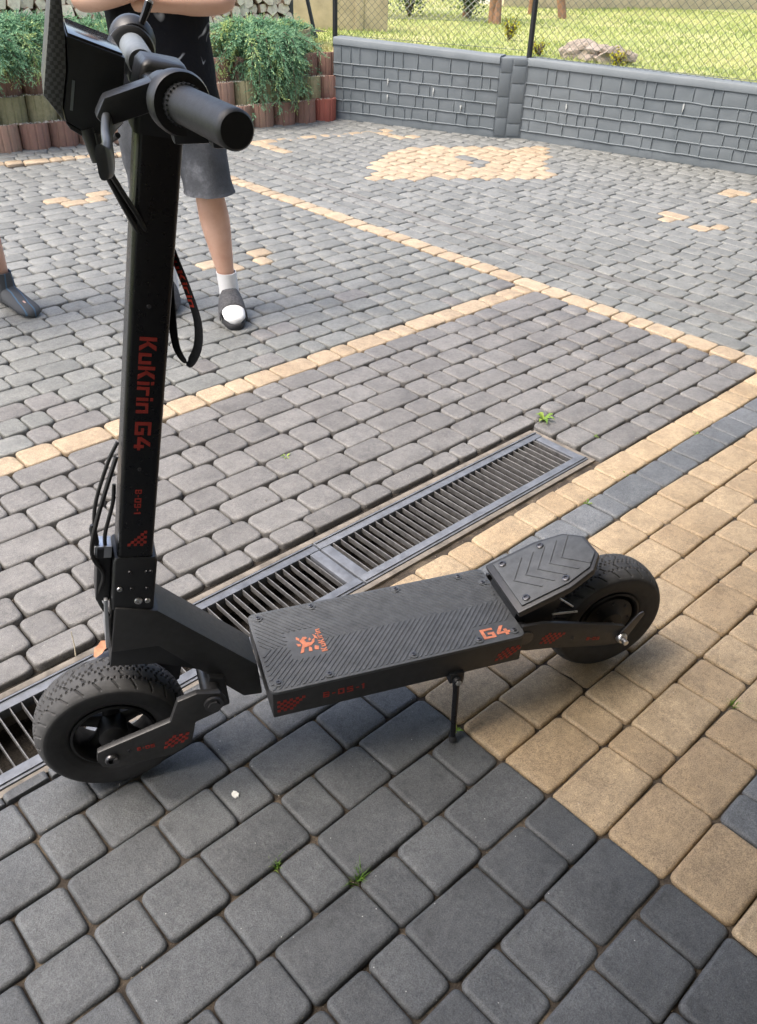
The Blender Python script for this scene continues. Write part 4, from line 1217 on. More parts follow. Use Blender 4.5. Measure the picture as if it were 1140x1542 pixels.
# ---------- wheels
WR = 0.1355
def tyre_mesh():
    NU, NV = 960, 84
    key = [(0.0735, .031), (0.080, .0362), (0.092, .0415), (0.104, .0438), (0.1135, .0446), (0.1185, .0438), (0.1225, .0412), (0.1275, .0350), (0.1315, .0265), (0.1340, .0165), (0.1352, .0070)]
    full = [(r, -y) for r, y in key] + [(0.1355, 0.0)] + [(r, y) for r, y in key[::-1]]
    # resample evenly by arc length
    acc = [0.0]
    for i in range(1, len(full)): acc.append(acc[-1] + math.hypot(full[i][0] - full[i - 1][0], full[i][1] - full[i - 1][1]))
    prof = []
    for j in range(NV + 1):
        d = acc[-1] * j / NV; i = max(k for k in range(len(full) - 1) if acc[k] <= d + 1e-9); f_ = (d - acc[i]) / (acc[i + 1] - acc[i])
        prof.append((full[i][0] + (full[i + 1][0] - full[i][0]) * f_, full[i][1] + (full[i + 1][1] - full[i][1]) * f_, d - acc[-1] / 2))
    mb = MB(); L = 2 * PI * WR; P_ = L / 26
    def cut(du, w): return min(1.0, max(0.0, (w + 0.0005 - du) / 0.0009))
    for i in range(NU):
        th = 2 * PI * i / NU; s = i / NU * L
        for (x, y, ya) in prof:
            d = 0.0
            if abs(ya) < 0.046:
                for side in (1, -1):
                    yy = ya * side; u = (s / P_ + (0.5 if side < 0 else 0.0)) % 1.0
                    if 0.0235 < yy < 0.0425:
                        du = (u - (yy - 0.0235) * 21.0) % 1.0; d = max(d, 0.0036 * cut(min(du, 1 - du) * P_, 0.0017))
                    if 0.0075 < yy < 0.0205:
                        du = (u - 0.42 - (yy - 0.0075) * 21.0) % 1.0; d = max(d, 0.0034 * cut(min(du, 1 - du) * P_, 0.0017))
                    for yc in (0.0036, 0.0225):
                        if abs(yy - yc) < 0.0024:
                            du = (u * 3 + yc * 60) % 1.0; du = min(du, 1 - du) * P_ / 3
                            d = max(d, 0.0032 * cut(math.hypot(du * 0.8, yy - yc), 0.0020))
            n_ = math.hypot(x - 0.100, y); k = 1 - d / max(n_, 0.02)
            xx, y2 = 0.100 + (x - 0.100) * k, y * k
            # raised sidewall ring
            mb.v.append((xx * math.cos(th), y2, xx * math.sin(th)))
    for i in range(NU):
        i2 = (i + 1) % NU; n = NV + 1
        for j in range(NV): mb.f.append((i * n + j, i2 * n + j, i2 * n + j + 1, i * n + j + 1))
    return mb
M_side = pmat("tyre_sidewall", (0.020, 0.020, 0.021), 0.6, 0.0, 0.3, 30, 0.2, 260)  # darker than the dusty tread, with the sidewall's shade put into the colour
tm = tyre_mesh()
def wheel(x, motor):
    root = empty("wheel", (x, 0, WR), parent=SC)
    if not hasattr(wheel, 'me'):
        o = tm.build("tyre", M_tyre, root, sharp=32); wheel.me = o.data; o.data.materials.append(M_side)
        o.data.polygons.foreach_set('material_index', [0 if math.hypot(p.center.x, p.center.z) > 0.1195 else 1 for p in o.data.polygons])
    else: link_mesh("tyre", wheel.me, None, root)
    b = MB()
    for s in (1, -1):
        b.lathe([(0.074, s * 0.026), (0.0745, s * 0.036), (0.070, s * 0.0375), (0.066, s * 0.033), (0.064, s * 0.012)], (0, 0, 0), 'y', 64, close=False)
    b.lathe([(0.064, -0.012), (0.062, 0.0), (0.064, 0.012)], (0, 0, 0), 'y', 64, close=False)
    b.build("rim", M_hub, root, sharp=50)
    b = MB()
    if motor:
        b.lathe([(0.010, -0.045), (0.03, -0.044), (0.058, -0.034), (0.0625, -0.02), (0.0625, 0.02), (0.058, 0.034), (0.03, 0.041), (0.026, 0.046), (0.010, 0.047)], (0, 0, 0), 'y', 48)
        b.build("hub_motor", M_hub, root, sharp=40)
        for k in range(8):
            a = 2 * PI * k / 8; bolt(root, (0.048 * math.cos(a), 0.0365, 0.048 * math.sin(a)), (0.3 * math.cos(a), 1, 0.3 * math.sin(a)), 0.003, 0.002)
    else:
        b.lathe([(0.012, -0.05), (0.026, -0.042), (0.026, 0.042), (0.012, 0.05)], (0, 0, 0), 'y', 32); b.build("hub", M_hub, root, sharp=40)
        for k in range(5):
            a = 2 * PI * k / 5 + 0.35; d = Vector((math.cos(a), 0, math.sin(a))); s = MB()
            s.tube([d * 0.02, d * 0.045, d * 0.065], [0.011, 0.0085, 0.010], 10, squash=(1, 1.5)); s.build("spoke", M_hub, root)
        # brake disc and caliper on the far side
        b = MB(); b.lathe([(0.030, -0.044), (0.056, -0.044), (0.056, -0.0465), (0.030, -0.0465)], (0, 0, 0), 'y', 48, close=False); b.build("brake_disc", M_steel, root)
    b = MB(); b.cyl((0, -0.095, 0), (0, 0.095, 0), 0.0055, n=14); b.build("axle", M_dsteel, root)
    return root
wheel(0.524, False); wheel(-0.509, True)

# ---------- deck
DZ, DXF, DXR, DW = 0.229, 0.247, -0.260, 0.106
deck = MB(); deck.box(((DXF + DXR) / 2, 0, DZ - 0.038), (DXF - DXR - 0.006, 2 * DW - 0.006, 0.064)); deck_o = deck.build("deck", M_frame, SC, bevel=0.004)
b = MB(); b.box(((DXF + DXR) / 2, 0, DZ - 0.0765), (DXF - DXR - 0.04, 2 * DW - 0.03, 0.014)); b.build("belly_plate", M_plast, SC, bevel=0.004)
# moulded rubber mat with chevron ribs
b = MB(); rc = 0.014
ol = []
for (sx, sy, a0) in ((1, 1, 0), (-1, 1, PI / 2), (-1, -1, PI), (1, -1, 3 * PI / 2)):
    cx = (DXF if sx > 0 else DXR) - sx * rc; cy = sy * (DW - rc)
    for i in range(5): a = a0 + PI / 2 * i / 4; ol.append((cx + rc * math.cos(a), cy + rc * math.sin(a)))
b.prism(ol, 'z', DZ - 0.007, DZ); mat_o = b.build("deck_mat", M_rub, SC, bevel=0.0015)
rb = MB(); pit = 0.0112; y_in = DW - 0.006
n_r = int((DXF - DXR) / pit) + 22
emb = (0.118, 0.19, -0.034, 0.040)
for i in range(n_r):
    for s in (1, -1):
        # rib runs from the middle line outwards, swept towards the front on the far side, rear on the near side
        x0 = DXR - 0.11 + i * pit
        segs = []; y = 0.0; step = 0.004
        while y < y_in - 1e-6:
            ya, yb = y, min(y + step, y_in); xa, xb = x0 + ya * 0.95, x0 + yb * 0.95
            ok = DXR + 0.006 < xa < DXF - 0.006 and DXR + 0.006 < xb < DXF - 0.006 and not (emb[0] < xa < emb[1] and emb[2] < s * ya < emb[3])
            ok = ok and not (xa < -0.165 and 0.055 < s * ya)
            segs.append((ok, xa, ya, xb, yb)); y = yb
        run = []
        def flush(run):
            if len(run) < 2: return
            xa, ya = run[0][1], run[0][2]; xb, yb = run[-1][3], run[-1][4]; w = 0.0028
            top = 0.0013; k = 0.62
            vs = []
            for (x, y_, ) in ((xa, ya), (xb, yb)):
                vs += [(x - w, s * y_, DZ - 0.0002), (x + w, s * y_, DZ - 0.0002), (x + w * k, s * y_, DZ + top), (x - w * k, s * y_, DZ + top)]
            rb.add(vs, [(0, 1, 5, 4), (1, 2, 6, 5), (2, 3, 7, 6), (3, 0, 4, 7), (0, 3, 2, 1), (4, 5, 6, 7)])
        for sg_ in segs:
            if sg_[0]: run.append(sg_)
            else: flush(run); run = []
        flush(run)
tag(rb.build("chevron_rib", M_rub, mat_o, smooth=False), kind="stuff")
for (x, y) in [(0.228, 0.086), (0.228, -0.088), (0.135, 0.092), (0.12, -0.092), (-0.03, 0.092), (-0.06, -0.092), (-0.165, 0.092), (-0.2, -0.092), (-0.242, 0.088), (-0.242, -0.06)]:
    b = MB(); b.lathe([(0.0085, 0), (0.0085, 0.0022), (0.0065, 0.0026)], (x, y, DZ), 'z', 16); b.build("washer", M_rub, mat_o)
    bolt(mat_o, (x, y, DZ + 0.0024), (0, 0, 1), 0.0048, 0.0022, M_dsteel)
b = MB(); letters(b, "G4", (-0.176, 0.094, DZ + 0.0004), (-1, 0, 0), (0, -1, 0), 0.026, 1.25, 0.14); flat("deck_lettering", b, M_org, deck_o)
# emblem: a stylised rearing beast of flame-like strokes, with the small word under it
b = MB(); ex, ey, ez, es = 0.174, 0.026, DZ + 0.0004, 0.044
EM = [[(.05, .0), (.22, .02), (.30, .30), (.20, .34)], [(.42, .02), (.58, .0), (.60, .22), (.50, .30)], [(.20, .34), (.30, .28), (.62, .34), (.66, .52), (.45, .58), (.26, .50)],
      [(.62, .34), (.80, .50), (.86, .72), (.74, .66), (.66, .52)], [(.26, .50), (.45, .58), (.40, .74), (.30, .82), (.18, .72)], [(.30, .82), (.40, .74), (.56, .80), (.50, .90), (.38, .92)],
      [(.18, .72), (.22, .86), (.10, 1.0), (.06, .86)], [(.86, .72), (1.0, .66), (.94, .86), (.82, .98), (.86, .84)], [(.05, .42), (.18, .40), (.20, .52), (.02, .60)], [(.70, .06), (.86, .0), (.92, .2), (.76, .30), (.72, .2)], [(.58, .62), (.70, .68), (.66, .82), (.60, .74)]]
for p in EM:
    p = p[::-1] if sum(p[i][0] * p[(i + 1) % len(p)][1] - p[(i + 1) % len(p)][0] * p[i][1] for i in range(len(p))) < 0 else p
    vs = [Vector((ex - a * es, ey - c * es, ez)) for a, c in p]; k = len(p)
    b.add(vs + [q + Vector((0, 0, .0006)) for q in vs], [tuple(range(k, 2 * k))] + [(i, (i + 1) % k, (i + 1) % k + k, i + k) for i in range(k)])
flat("emblem", b, M_org, deck_o)
b = MB(); letters(b, "KuKirin", (0.1205, 0.033, DZ + 0.0004), (0, -1, 0), (1, 0, 0), 0.0115, 1.15, 0.16); flat("emblem_lettering", b, M_org, deck_o)
ys = DW - 0.0028
b = MB(); letters(b, "B-05-1", (0.150, ys, DZ - 0.045), (-1, 0, 0), (0, 0, 1), 0.0135, 1.35, 0.28); flat("side_lettering", b, M_red, deck_o)
b = MB(); checker(b, (0.236, ys, DZ - 0.056), (-1, 0, 0), (0.0, 0, 1), 0.0058, [(0, 4), (0, 5), (0, 6), (0, 7), (0, 8)]); flat("checker_print", b, M_red, deck_o)
b = MB(); checker(b, (-0.200, ys, DZ - 0.056), (-1, 0, 0), (-0.35, 0, 1), 0.0058, [(0, 4), (0, 5), (0, 6), (1, 7), (2, 7)]); flat("checker_print", b, M_red, deck_o)

# ---------- neck: head block and the bent beam down to the deck
b = MB()
b.prism([(0.478, 0.437), (0.413, 0.415), (0.256, 0.240), (0.250, 0.160), (0.286, 0.165), (0.422, 0.335), (0.498, 0.342)], 'y', -0.040, 0.040)
nk = b.build("neck", M_frame, SC, bevel=0.0045)
b = MB(); b.prism([(0.496, 0.349), (0.505, 0.305), (0.425, 0.288), (0.335, 0.238), (0.322, 0.208), (0.285, 0.180), (0.296, 0.240), (0.41, 0.345)], 'y', -0.034, 0.034); b.build("fork_bracket", M_plast, SC, bevel=0.004)
b = MB(); b.prism([(0.345, 0.246), (0.318, 0.235), (0.313, 0.166), (0.332, 0.160), (0.352, 0.205)], 'y', -0.052, 0.052); b.build("pivot_block", M_plast, SC, bevel=0.004)
b = MB(); b.prism([(0.486, 0.452), (0.492, 0.452), (0.5045, 0.350), (0.4985, 0.346)], 'y', -0.034, 0.034); b.build("front_cover", M_alu, SC, bevel=0.0015)
# leading arms of the front wheel
ARM = [(0.552, 0.158), (0.556, 0.138), (0.549, 0.118), (0.53, 0.108), (0.425, 0.107), (0.392, 0.128), (0.380, 0.178), (0.338, 0.192), (0.322, 0.215), (0.332, 0.238), (0.372, 0.249), (0.406, 0.240), (0.423, 0.194), (0.535, 0.163)]
def arm(y0, y1):
    b = MB(); b.prism(ARM, 'y', y0, y1); return b.build("front_arm", M_frame, SC, bevel=0.002)
aL = arm(0.074, 0.086); arm(-0.086, -0.074)
bolt(aL, (0.532, 0.086, 0.1355), (0, 1, 0), 0.0115, 0.007, M_dsteel, "axle_nut"); bolt(aL, (0.500, 0.086, 0.146), (0, 1, 0), 0.0035, 0.0015)
b = MB(); checker(b, (0.442, 0.0862, 0.128), (-1, 0, 0), (-0.25, 0, 1), 0.0058, [(0, 3), (0, 5), (0, 6), (1, 6), (2, 6)]); flat("checker_print", b, M_red, aL)
b = MB(); letters(b, "B-05", (0.487, 0.0862, 0.140), (-1, 0, 0), (0, 0, 1), 0.008, 1.3, 0.2); flat("arm_lettering", b, M_red, aL)
b = MB(); b.cyl((0.346, -0.092, 0.218), (0.346, 0.092, 0.218), 0.017, n=24); b.cyl((0.346, 0.088, 0.218), (0.346, 0.096, 0.218), 0.011, n=6); b.build("pivot_bushing", M_dsteel, SC, sharp=40)
# front shock inside the wheel arch, on the far side
for s in (-1,):
    b = MB(); b.tube([(0.470, 0.060 * s, 0.315), (0.478, 0.0605 * s, 0.28), (0.479, 0.0605 * s, 0.276), (0.492, 0.061 * s, 0.212), (0.493, 0.061 * s, 0.208), (0.505, 0.062 * s, 0.150)], [0.014, 0.014, 0.0165, 0.0165, 0.0105, 0.0105], 18); sp = b.build("damper", M_plast, SC, sharp=40)
    b = MB(); b.cyl((0.4905, 0.061 * s, 0.219), (0.4925, 0.061 * s, 0.209), 0.0178, n=18); b.build("damper_collar", M_dsteel, sp)

# ---------- stem
def st(z): return 0.4505 + (z - 0.43) * (0.3215 - 0.4505) / (1.14 - 0.43)       # centre line x at height z
SD = Vector((st(1.14) - st(0.43), 0, 0.71)).normalized(); SN = Vector((SD.z, 0, -SD.x))      # SN points forward
def stem_sec(z, hx, hy, r, n=5):
    c = Vector((st(z), 0, z)); out = []
    for (sx, sy, a0) in ((1, 1, 0), (-1, 1, PI / 2), (-1, -1, PI), (1, -1, 3 * PI / 2)):
        for i in range(n):
            a = a0 + PI / 2 * i / (n - 1); out.append(c + SN * (sx * (hx - r) + r * math.cos(a)) + Vector((0, sy * (hy - r) + r * math.sin(a), 0)))
    return out
HY = 0.031
b = MB(); b.loft([stem_sec(z, 0.027, HY, 0.007) for z in (0.485, 0.8, 1.15)]); stem = b.build("stem", M_blk, SC, sharp=60)
b = MB(); b.loft([stem_sec(z, hx, hy, 0.006) for z, hx, hy in ((0.425, 0.034, 0.036), (0.520, 0.034, 0.036), (0.526, 0.031, 0.033))]); cl = b.build("folding_clamp", M_plast, SC, sharp=50)
c0 = Vector((st(0.48), 0, 0.48)); b = MB()
rot = Matrix.Rotation(math.atan2(SD.x, SD.z), 3, 'Y')
b.box(c0 + SN * 0.046 + SD * 0.0, (0.022, 0.05, 0.09), rot); b.build("folding_latch", M_plast, SC, bevel=0.004)
b = MB(); b.box(c0 + SN * 0.048 + SD * 0.055 + Vector((0, 0.012, 0)), (0.026, 0.03, 0.022), rot); b.build("latch_plate", M_alu, SC, bevel=0.002)
b = MB(); b.box(c0 + SN * 0.052 + SD * 0.055 + Vector((0, 0.0285, 0)), (0.010, 0.004, 0.018), rot); b.build("latch_button", M_plast, SC, bevel=0.001)
for dz_, dx_, r_, mt in ((-0.038, -0.008, 0.0065, M_steel), (-0.038, -0.022, 0.0048, M_steel), (-0.012, 0.022, 0.0045, M_steel), (0.022, -0.018, 0.003, M_dsteel), (0.022, 0.008, 0.003, M_dsteel), (0.022, -0.024, 0.003, M_dsteel), (-0.012, -0.02, 0.003, M_dsteel), (-0.012, 0.004, 0.003, M_dsteel)):
    bolt(cl, c0 + SD * dz_ + SN * dx_ + Vector((0, 0.036, 0)), (0, 1, 0), r_, 0.003, mt)
def on_stem(z, dx): return Vector((st(z), HY + 0.0003, z)) + SN * dx
b = MB(); letters(b, "KuKirin G4", on_stem(0.888, 0.0115), -SD, -SN, 0.0225, 1.16, 0.12); flat("stem_lettering", b, M_red, stem)
b = MB(); letters(b, "B-09-1", on_stem(0.650, 0.006), -SD, -SN, 0.0095, 1.15, 0.2); flat("stem_code", b, M_red, stem)
b = MB(); checker(b, on_stem(0.548, 0.013), -SN, SD, 0.0047, [(0, 5), (0, 5), (1, 5), (2, 5), (3, 5), (4, 5)]); flat("checker_print", b, M_red, stem)
for zz in (0.93, 0.685): bolt(stem, on_stem(zz, 0.002), (0, 1, 0), 0.003, 0.001)
# cables beside the lower stem
def bez(pts, n=24):
    out = []
    P_ = [Vector(p) for p in pts]; P_ = [P_[0] * 2 - P_[1]] + P_ + [P_[-1] * 2 - P_[-2]]
    for i in range(1, len(P_) - 2):
        for k in range(n):
            t = k / n; a, b_, c, d = P_[i - 1], P_[i], P_[i + 1], P_[i + 2]
            out.append(0.5 * ((2 * b_) + (c - a) * t + (2 * a - 5 * b_ + 4 * c - d) * t * t + (3 * b_ - a - 3 * c + d) * t ** 3))
    out.append(P_[-2]); return out
for pts, r_ in (([(0.435, 0.012, 0.70), (0.452, 0.02, 0.665), (0.480, 0.028, 0.60), (0.495, 0.03, 0.545), (0.485, 0.028, 0.50), (0.500, 0.02, 0.45), (0.492, 0.01, 0.40)], 0.0034),
                ([(0.430, 0.005, 0.72), (0.448, 0.008, 0.69), (0.476, 0.012, 0.625), (0.486, 0.018, 0.575), (0.490, 0.022, 0.53), (0.486, 0.015, 0.47)], 0.0030),
                ([(0.445, 0.006, 0.65), (0.452, 0.012, 0.62), (0.470, 0.02, 0.575), (0.474, 0.022, 0.548), (0.470, 0.022, 0.53)], 0.0030)):
    b = MB(); b.tube(bez(pts, 10), r_, 8); b.build("cable", M_cable, SC)
b = MB(); b.lathe([(0.003, -0.02), (0.0055, -0.014), (0.0058, 0.012), (0.003, 0.02)], (0.487, 0.019, 0.572), 'z', 12); b.build("cable_joint", M_plast, SC)
for pts in ([(0.375, 0.115, 1.155), (0.392, 0.08, 1.135), (0.388, 0.05, 1.105), (0.372, 0.035, 1.06), (0.352, 0.02, 1.02)], [(0.368, 0.06, 1.165), (0.392, 0.05, 1.135), (0.385, 0.04, 1.09), (0.366, 0.025, 1.045), (0.350, 0.01, 1.0)],
            [(0.398, 0.05, 1.15), (0.396, 0.055, 1.12), (0.383, 0.045, 1.08), (0.364, 0.03, 1.03), (0.352, 0.015, 1.0)], [(0.395, 0.066, 1.148), (0.392, 0.066, 1.12), (0.378, 0.05, 1.085), (0.360, 0.036, 1.045), (0.348, 0.02, 1.01)], [(0.37, -0.1, 1.165), (0.39, -0.05, 1.13), (0.38, 0.0, 1.08), (0.356, 0.0, 1.02)]):
    b = MB(); b.tube(bez(pts, 8), 0.0033, 8); b.build("cable", M_cable, SC)
b = MB(); b.tube([(0.4035, 0.060, 1.152), (0.396, 0.062, 1.118)], [0.009, 0.0085], 14); b.build("cable_sleeve", M_plast, SC)
# hanging wrist strap on the rear of the stem
sp = bez([(0.332, 0.004, 1.03), (0.320, 0.014, 0.985), (0.308, 0.023, 0.94), (0.3005, 0.026, 0.90), (0.3035, 0.022, 0.862), (0.317, 0.018, 0.838), (0.328, 0.012, 0.850), (0.332, 0.006, 0.875), (0.330, 0.0, 0.93), (0.328, -0.004, 0.985), (0.332, 0.0, 1.03)], 8)
b = MB(); rings = []
for i, p in enumerate(sp):
    t = (sp[min(i + 1, len(sp) - 1)] - sp[max(0, i - 1)]).normalized()
    w = Vector((-0.35, 0.55, 0.0)); w = (w - t * w.dot(t)).normalized() * 0.0078; n_ = t.cross(w).normalized() * 0.0007
    rings.append([p - w - n_, p + w - n_, p + w + n_, p - w + n_])
b.loft(rings); strap = b.build("wrist_strap", M_strap, SC, sharp=40)
acc = [0.0]
for i in range(1, len(sp)): acc.append(acc[-1] + (sp[i] - sp[i - 1]).length)
def on_strap(d, y):
    i = max(j for j in range(len(sp) - 1) if acc[j] <= d or j == 0); f_ = (d - acc[i]) / max(1e-6, acc[i + 1] - acc[i])
    p = sp[i].lerp(sp[i + 1], f_); t = (sp[min(i + 2, len(sp) - 1)] - sp[max(0, i - 1)]).normalized()
    w = Vector((-0.35, 0.55, 0.0)); w = (w - t * w.dot(t)).normalized(); n_ = t.cross(w).normalized()
    if n_.dot(Vector((0.5, 1, 0.3))) < 0: n_ = -n_; w = -w
    return p + w * y + n_ * 0.0013
b = MB(); xx = 0.0; hh = 0.0125; d0 = 0.034
for ch in "KuKirin":
    polys, w0 = GLY[ch]
    for p in polys:
        v3 = [on_strap(d0 + (xx + a) * hh * 1.45, (c - 0.5) * hh) for a, c in p]
        b.add(v3, [tuple(range(len(v3)))])
    xx += w0 + 0.13
flat("strap_lettering", b, pmat("strap_red", (0.62, 0.05, 0.03), 0.6), strap)

# ---------- handlebar
HX, HZ = 0.327, 1.192
b = MB(); b.tube(bez([(0.293, 0.315, 1.200), (0.315, 0.19, 1.198), (HX, 0.06, HZ), (HX, -0.06, HZ), (0.325, -0.19, 1.198), (0.308, -0.315, 1.200)], 8), 0.0125, 16); bar = b.build("handlebar", M_blk, SC)
b = MB(); b.loft([stem_sec(z, hx, hy, 0.008) for z, hx, hy in ((1.135, 0.031, 0.036), (1.175, 0.031, 0.04), (1.205, 0.027, 0.04), (1.212, 0.022, 0.034))]); b.build("bar_clamp", M_plast, SC, sharp=50)
def along(pa, pb, prof, name, mat, parent, n=32):
    pa, pb = Vector(pa), Vector(pb); ax = (pb - pa).normalized(); a = ax.orthogonal().normalized(); c = ax.cross(a); L_ = (pb - pa).length
    b = MB(); b.loft([[pa + ax * (t * L_) + a * (r * math.cos(2 * PI * k / n)) + c * (r * math.sin(2 * PI * k / n)) for k in range(n)] for t, r in prof]); return b.build(name, mat, parent, sharp=40)
for s in (1, -1):
    g0, g1 = ((0.3155, 0.196, 1.198), (0.288, 0.336, 1.2005)) if s > 0 else ((0.3255, -0.19, 1.198), (0.306, -0.335, 1.2005))
    gp = [(0, .0185), (.02, .0195), (.09, .0195), (.10, .0180)] + [(t, .0178) for t in (.12,)] + [(.93, .0176), (.98, .0172), (1.0, .0150)]
    gr = along(g0, g1, gp, "grip", M_grip if s > 0 else M_grey, SC, 40)
    if s > 0:
        for k in range(28):
            a = 2 * PI * k / 28; d = (Vector(g1) - Vector(g0)).normalized(); o1 = d.orthogonal().normalized(); o2 = d.cross(o1)
            c = Vector(g0) + d * 0.009 + (o1 * math.cos(a) + o2 * math.sin(a)) * 0.0195
            b = MB(); b.box(c, (0.0014, 0.010, 0.0014), d.to_track_quat('Y', 'Z').to_matrix()); b.build("knurl", M_grip, gr)
    # large round flange (throttle / lock ring)
    fp = Vector(g0); d = (Vector(g1) - fp).normalized()
    fl = along(fp - d * 0.020, fp + d * 0.004, [(0, .024), (.15, .0295), (.8, .0305), (1.0, .0285), (1.0, .0215)], "lock_ring", M_plast, SC, 40)
    # thumb lever housing below the ring
    b = MB(); b.box(fp - d * 0.008 + Vector((-0.012, 0, -0.026)), (0.044, 0.024, 0.022)); b.box(fp + d * 0.012 + Vector((-0.030, 0, -0.031)), (0.020, 0.036, 0.012)); b.build("thumb_control", M_plast, SC, bevel=0.005)
    # brake clamp and lever
    y0 = 0.128 if s > 0 else -0.215
    b = MB(); b.lathe([(0.016, -0.02), (0.0205, -0.018), (0.0205, 0.018), (0.016, 0.02)], (0.322, y0, 1.196), 'y', 24)
    b.prism([(0.325, 1.214), (0.385, 1.196), (0.396, 1.178), (0.386, 1.168), (0.330, 1.184)], 'y', y0 - 0.016, y0 + 0.016); b.build("brake_clamp", M_plast, SC, bevel=0.004)
    pts = [(0.372, y0 - 0.010 * s, 1.180), (0.384, y0 + 0.012 * s, 1.172), (0.389, y0 + 0.040 * s, 1.163), (0.390, y0 + 0.065 * s, 1.155), (0.393, y0 + 0.088 * s, 1.152), (0.399, y0 + 0.098 * s, 1.154)]
    pts = bez(pts, 6); b = MB(); rings = []
    for i, p in enumerate(pts):
        t = i / (len(pts) - 1); hw = 0.0145 - 0.004 * math.sin(t * PI) + 0.002 * t; th = 0.005
        rings.append([p + Vector((th * math.copysign(abs(math.cos(a)) ** 0.6, math.cos(a)), 0, hw * math.copysign(abs(math.sin(a)) ** 0.6, math.sin(a)))) for a in [2 * PI * k / 16 for k in range(16)]])
    b.loft(rings); b.build("brake_lever", M_lever, SC, sharp=60)
# bell with its striker on the far side
bl = along((0.3225, -0.215, 1.208), (0.3225, -0.178, 1.208), [(0, .010), (0, .026), (.3, .030), (.75, .029), (1.0, .021)], "bell", M_plast, SC, 32)
b = MB(); b.tube([(0.310, -0.185, 1.228), (0.303, -0.185, 1.240), (0.297, -0.185, 1.252)], [0.0045, 0.005, 0.0055], 10); b.build("bell_striker", M_blk, bl)
b = MB(); b.tube([(0.297, -0.185, 1.2522), (0.2958, -0.185, 1.2545)], [0.0055, 0.005], 10); b.build("striker_tip", M_steel, bl)
along((0.3255, -0.185, 1.203), (0.327, -0.052, 1.200), [(0, .0150), (.04, .0168), (.96, .0168), (1, .015)], "sky_lit_bar", M_grey, SC, 24)  # stretch of handlebar drawn pale, sky reflection put into its colour
# display housing
b = MB()
hw = 0.066
prof = [(0.353, 1.2215), (0.4105, 1.2425), (0.4145, 1.211), (0.4255, 1.172), (0.4245, 1.1605), (0.397, 1.141), (0.384, 1.150), (0.362, 1.180)]
b.prism(prof, 'y', -0.088, hw); disp = b.build("display_housing", M_plast, SC, bevel=0.0035)
c1, c2 = Vector((0.356, 0, 1.2232)), Vector((0.4085, 0, 1.2425)); dd = c2 - c1; nn_ = Vector((-dd.z, 0, dd.x)).normalized()
b = MB(); k = hw - 0.004
q = [c1 + Vector((0, -0.084, 0)), c1 + Vector((0, k, 0)), c2 + Vector((0, k, 0)), c2 + Vector((0, -0.084, 0))]
b.add([p - nn_ * 0.002 for p in q] + [p + nn_ * 0.0018 for p in q], [(0, 1, 2, 3), (7, 6, 5, 4), (0, 4, 5, 1), (1, 5, 6, 2), (2, 6, 7, 3), (3, 7, 4, 0)]); b.build("display_screen", M_glass, disp, bevel=0.001)
b = MB(); b.box((0.4135, hw + 0.0006, 1.186), (0.003, 0.0014, 0.030), Matrix.Rotation(-0.25, 3, 'Y')); b.build("side_reflector", M_grey, disp)
# front shield plate with woven print
def carbon():
    t = NT("carbon_print"); p = t.pos(True); w = t.n("TexChecker"); w.inputs["Scale"].default_value = 260; t.l(p, w.inputs["Vector"])
    c = t.mix(w.outputs[1], (0.06, 0.062, 0.064), (0.12, 0.125, 0.13)); t.base(c); return t.set(roughness=0.35)
M_carb = carbon()
b = MB()
for s0, s1 in ((0.0, 1.0),):
    pr = [(0.400, 1.305), (0.412, 1.305), (0.420, 1.273), (0.443, 1.187), (0.439, 1.1815), (0.4255, 1.1595), (0.4265, 1.172), (0.4155, 1.211), (0.4115, 1.240), (0.409, 1.273)]
    b.prism(pr, 'y', -0.092, 0.069)
b.build("front_shield", M_carb, SC, bevel=0.0012)
b = MB(); b.prism([(0.4255, 1.159), (0.4215, 1.152), (0.397, 1.135), (0.395, 1.141), (0.420, 1.157)], 'y', -0.064, 0.064); b.build("shield_foot", M_plast, SC, bevel=0.002)

# ---------- rear: fender box, foot rest, swing arms
b = MB(); b.prism([(-0.258, 0.226), (-0.262, 0.252), (-0.330, 0.292), (-0.400, 0.320), (-0.418, 0.305), (-0.375, 0.270), (-0.352, 0.225), (-0.345, 0.175), (-0.262, 0.168)], 'y', -0.056, 0.056); b.build("rear_mount", M_plast, SC, bevel=0.004)
# plate seen from above, in its own tilted plane
pa, pz = Vector((-0.252, 0, 0.262)), Vector((-0.448, 0, 0.333)); pu = (pz - pa).normalized(); pn = Vector((-pu.z, 0, pu.x)); 
if pn.z < 0: pn = -pn
PLN = (pz - pa).length
pol = [(0.0, -0.076), (0.0, 0.076), (0.115, 0.076), (0.175, 0.062), (0.206, 0.030), (0.206, -0.030), (0.175, -0.062), (0.115, -0.076)]
def plate(poly, h0, h1, name, mat, bev, parent=SC):
    mb = MB(); k = len(poly)
    vs = [pa + pu * x + Vector((0, y, 0)) + pn * h0 for x, y in poly] + [pa + pu * x + Vector((0, y, 0)) + pn * h1 for x, y in poly]
    mb.add(vs, [tuple(range(k))[::-1], tuple(range(k, 2 * k))] + [(i, (i + 1) % k, (i + 1) % k + k, i + k) for i in range(k)])
    return mb.build(name, mat, parent, bevel=bev)
fr_ = plate(pol, -0.016, 0.0, "foot_rest", M_frame, 0.004)
inner = [(0.014 + (x - 0.0) * 0.90, y * 0.87) for x, y in pol]
pad = plate(inner, -0.001, 0.0042, "foot_rest_pad", M_rub, 0.002, fr_)
mb = MB()
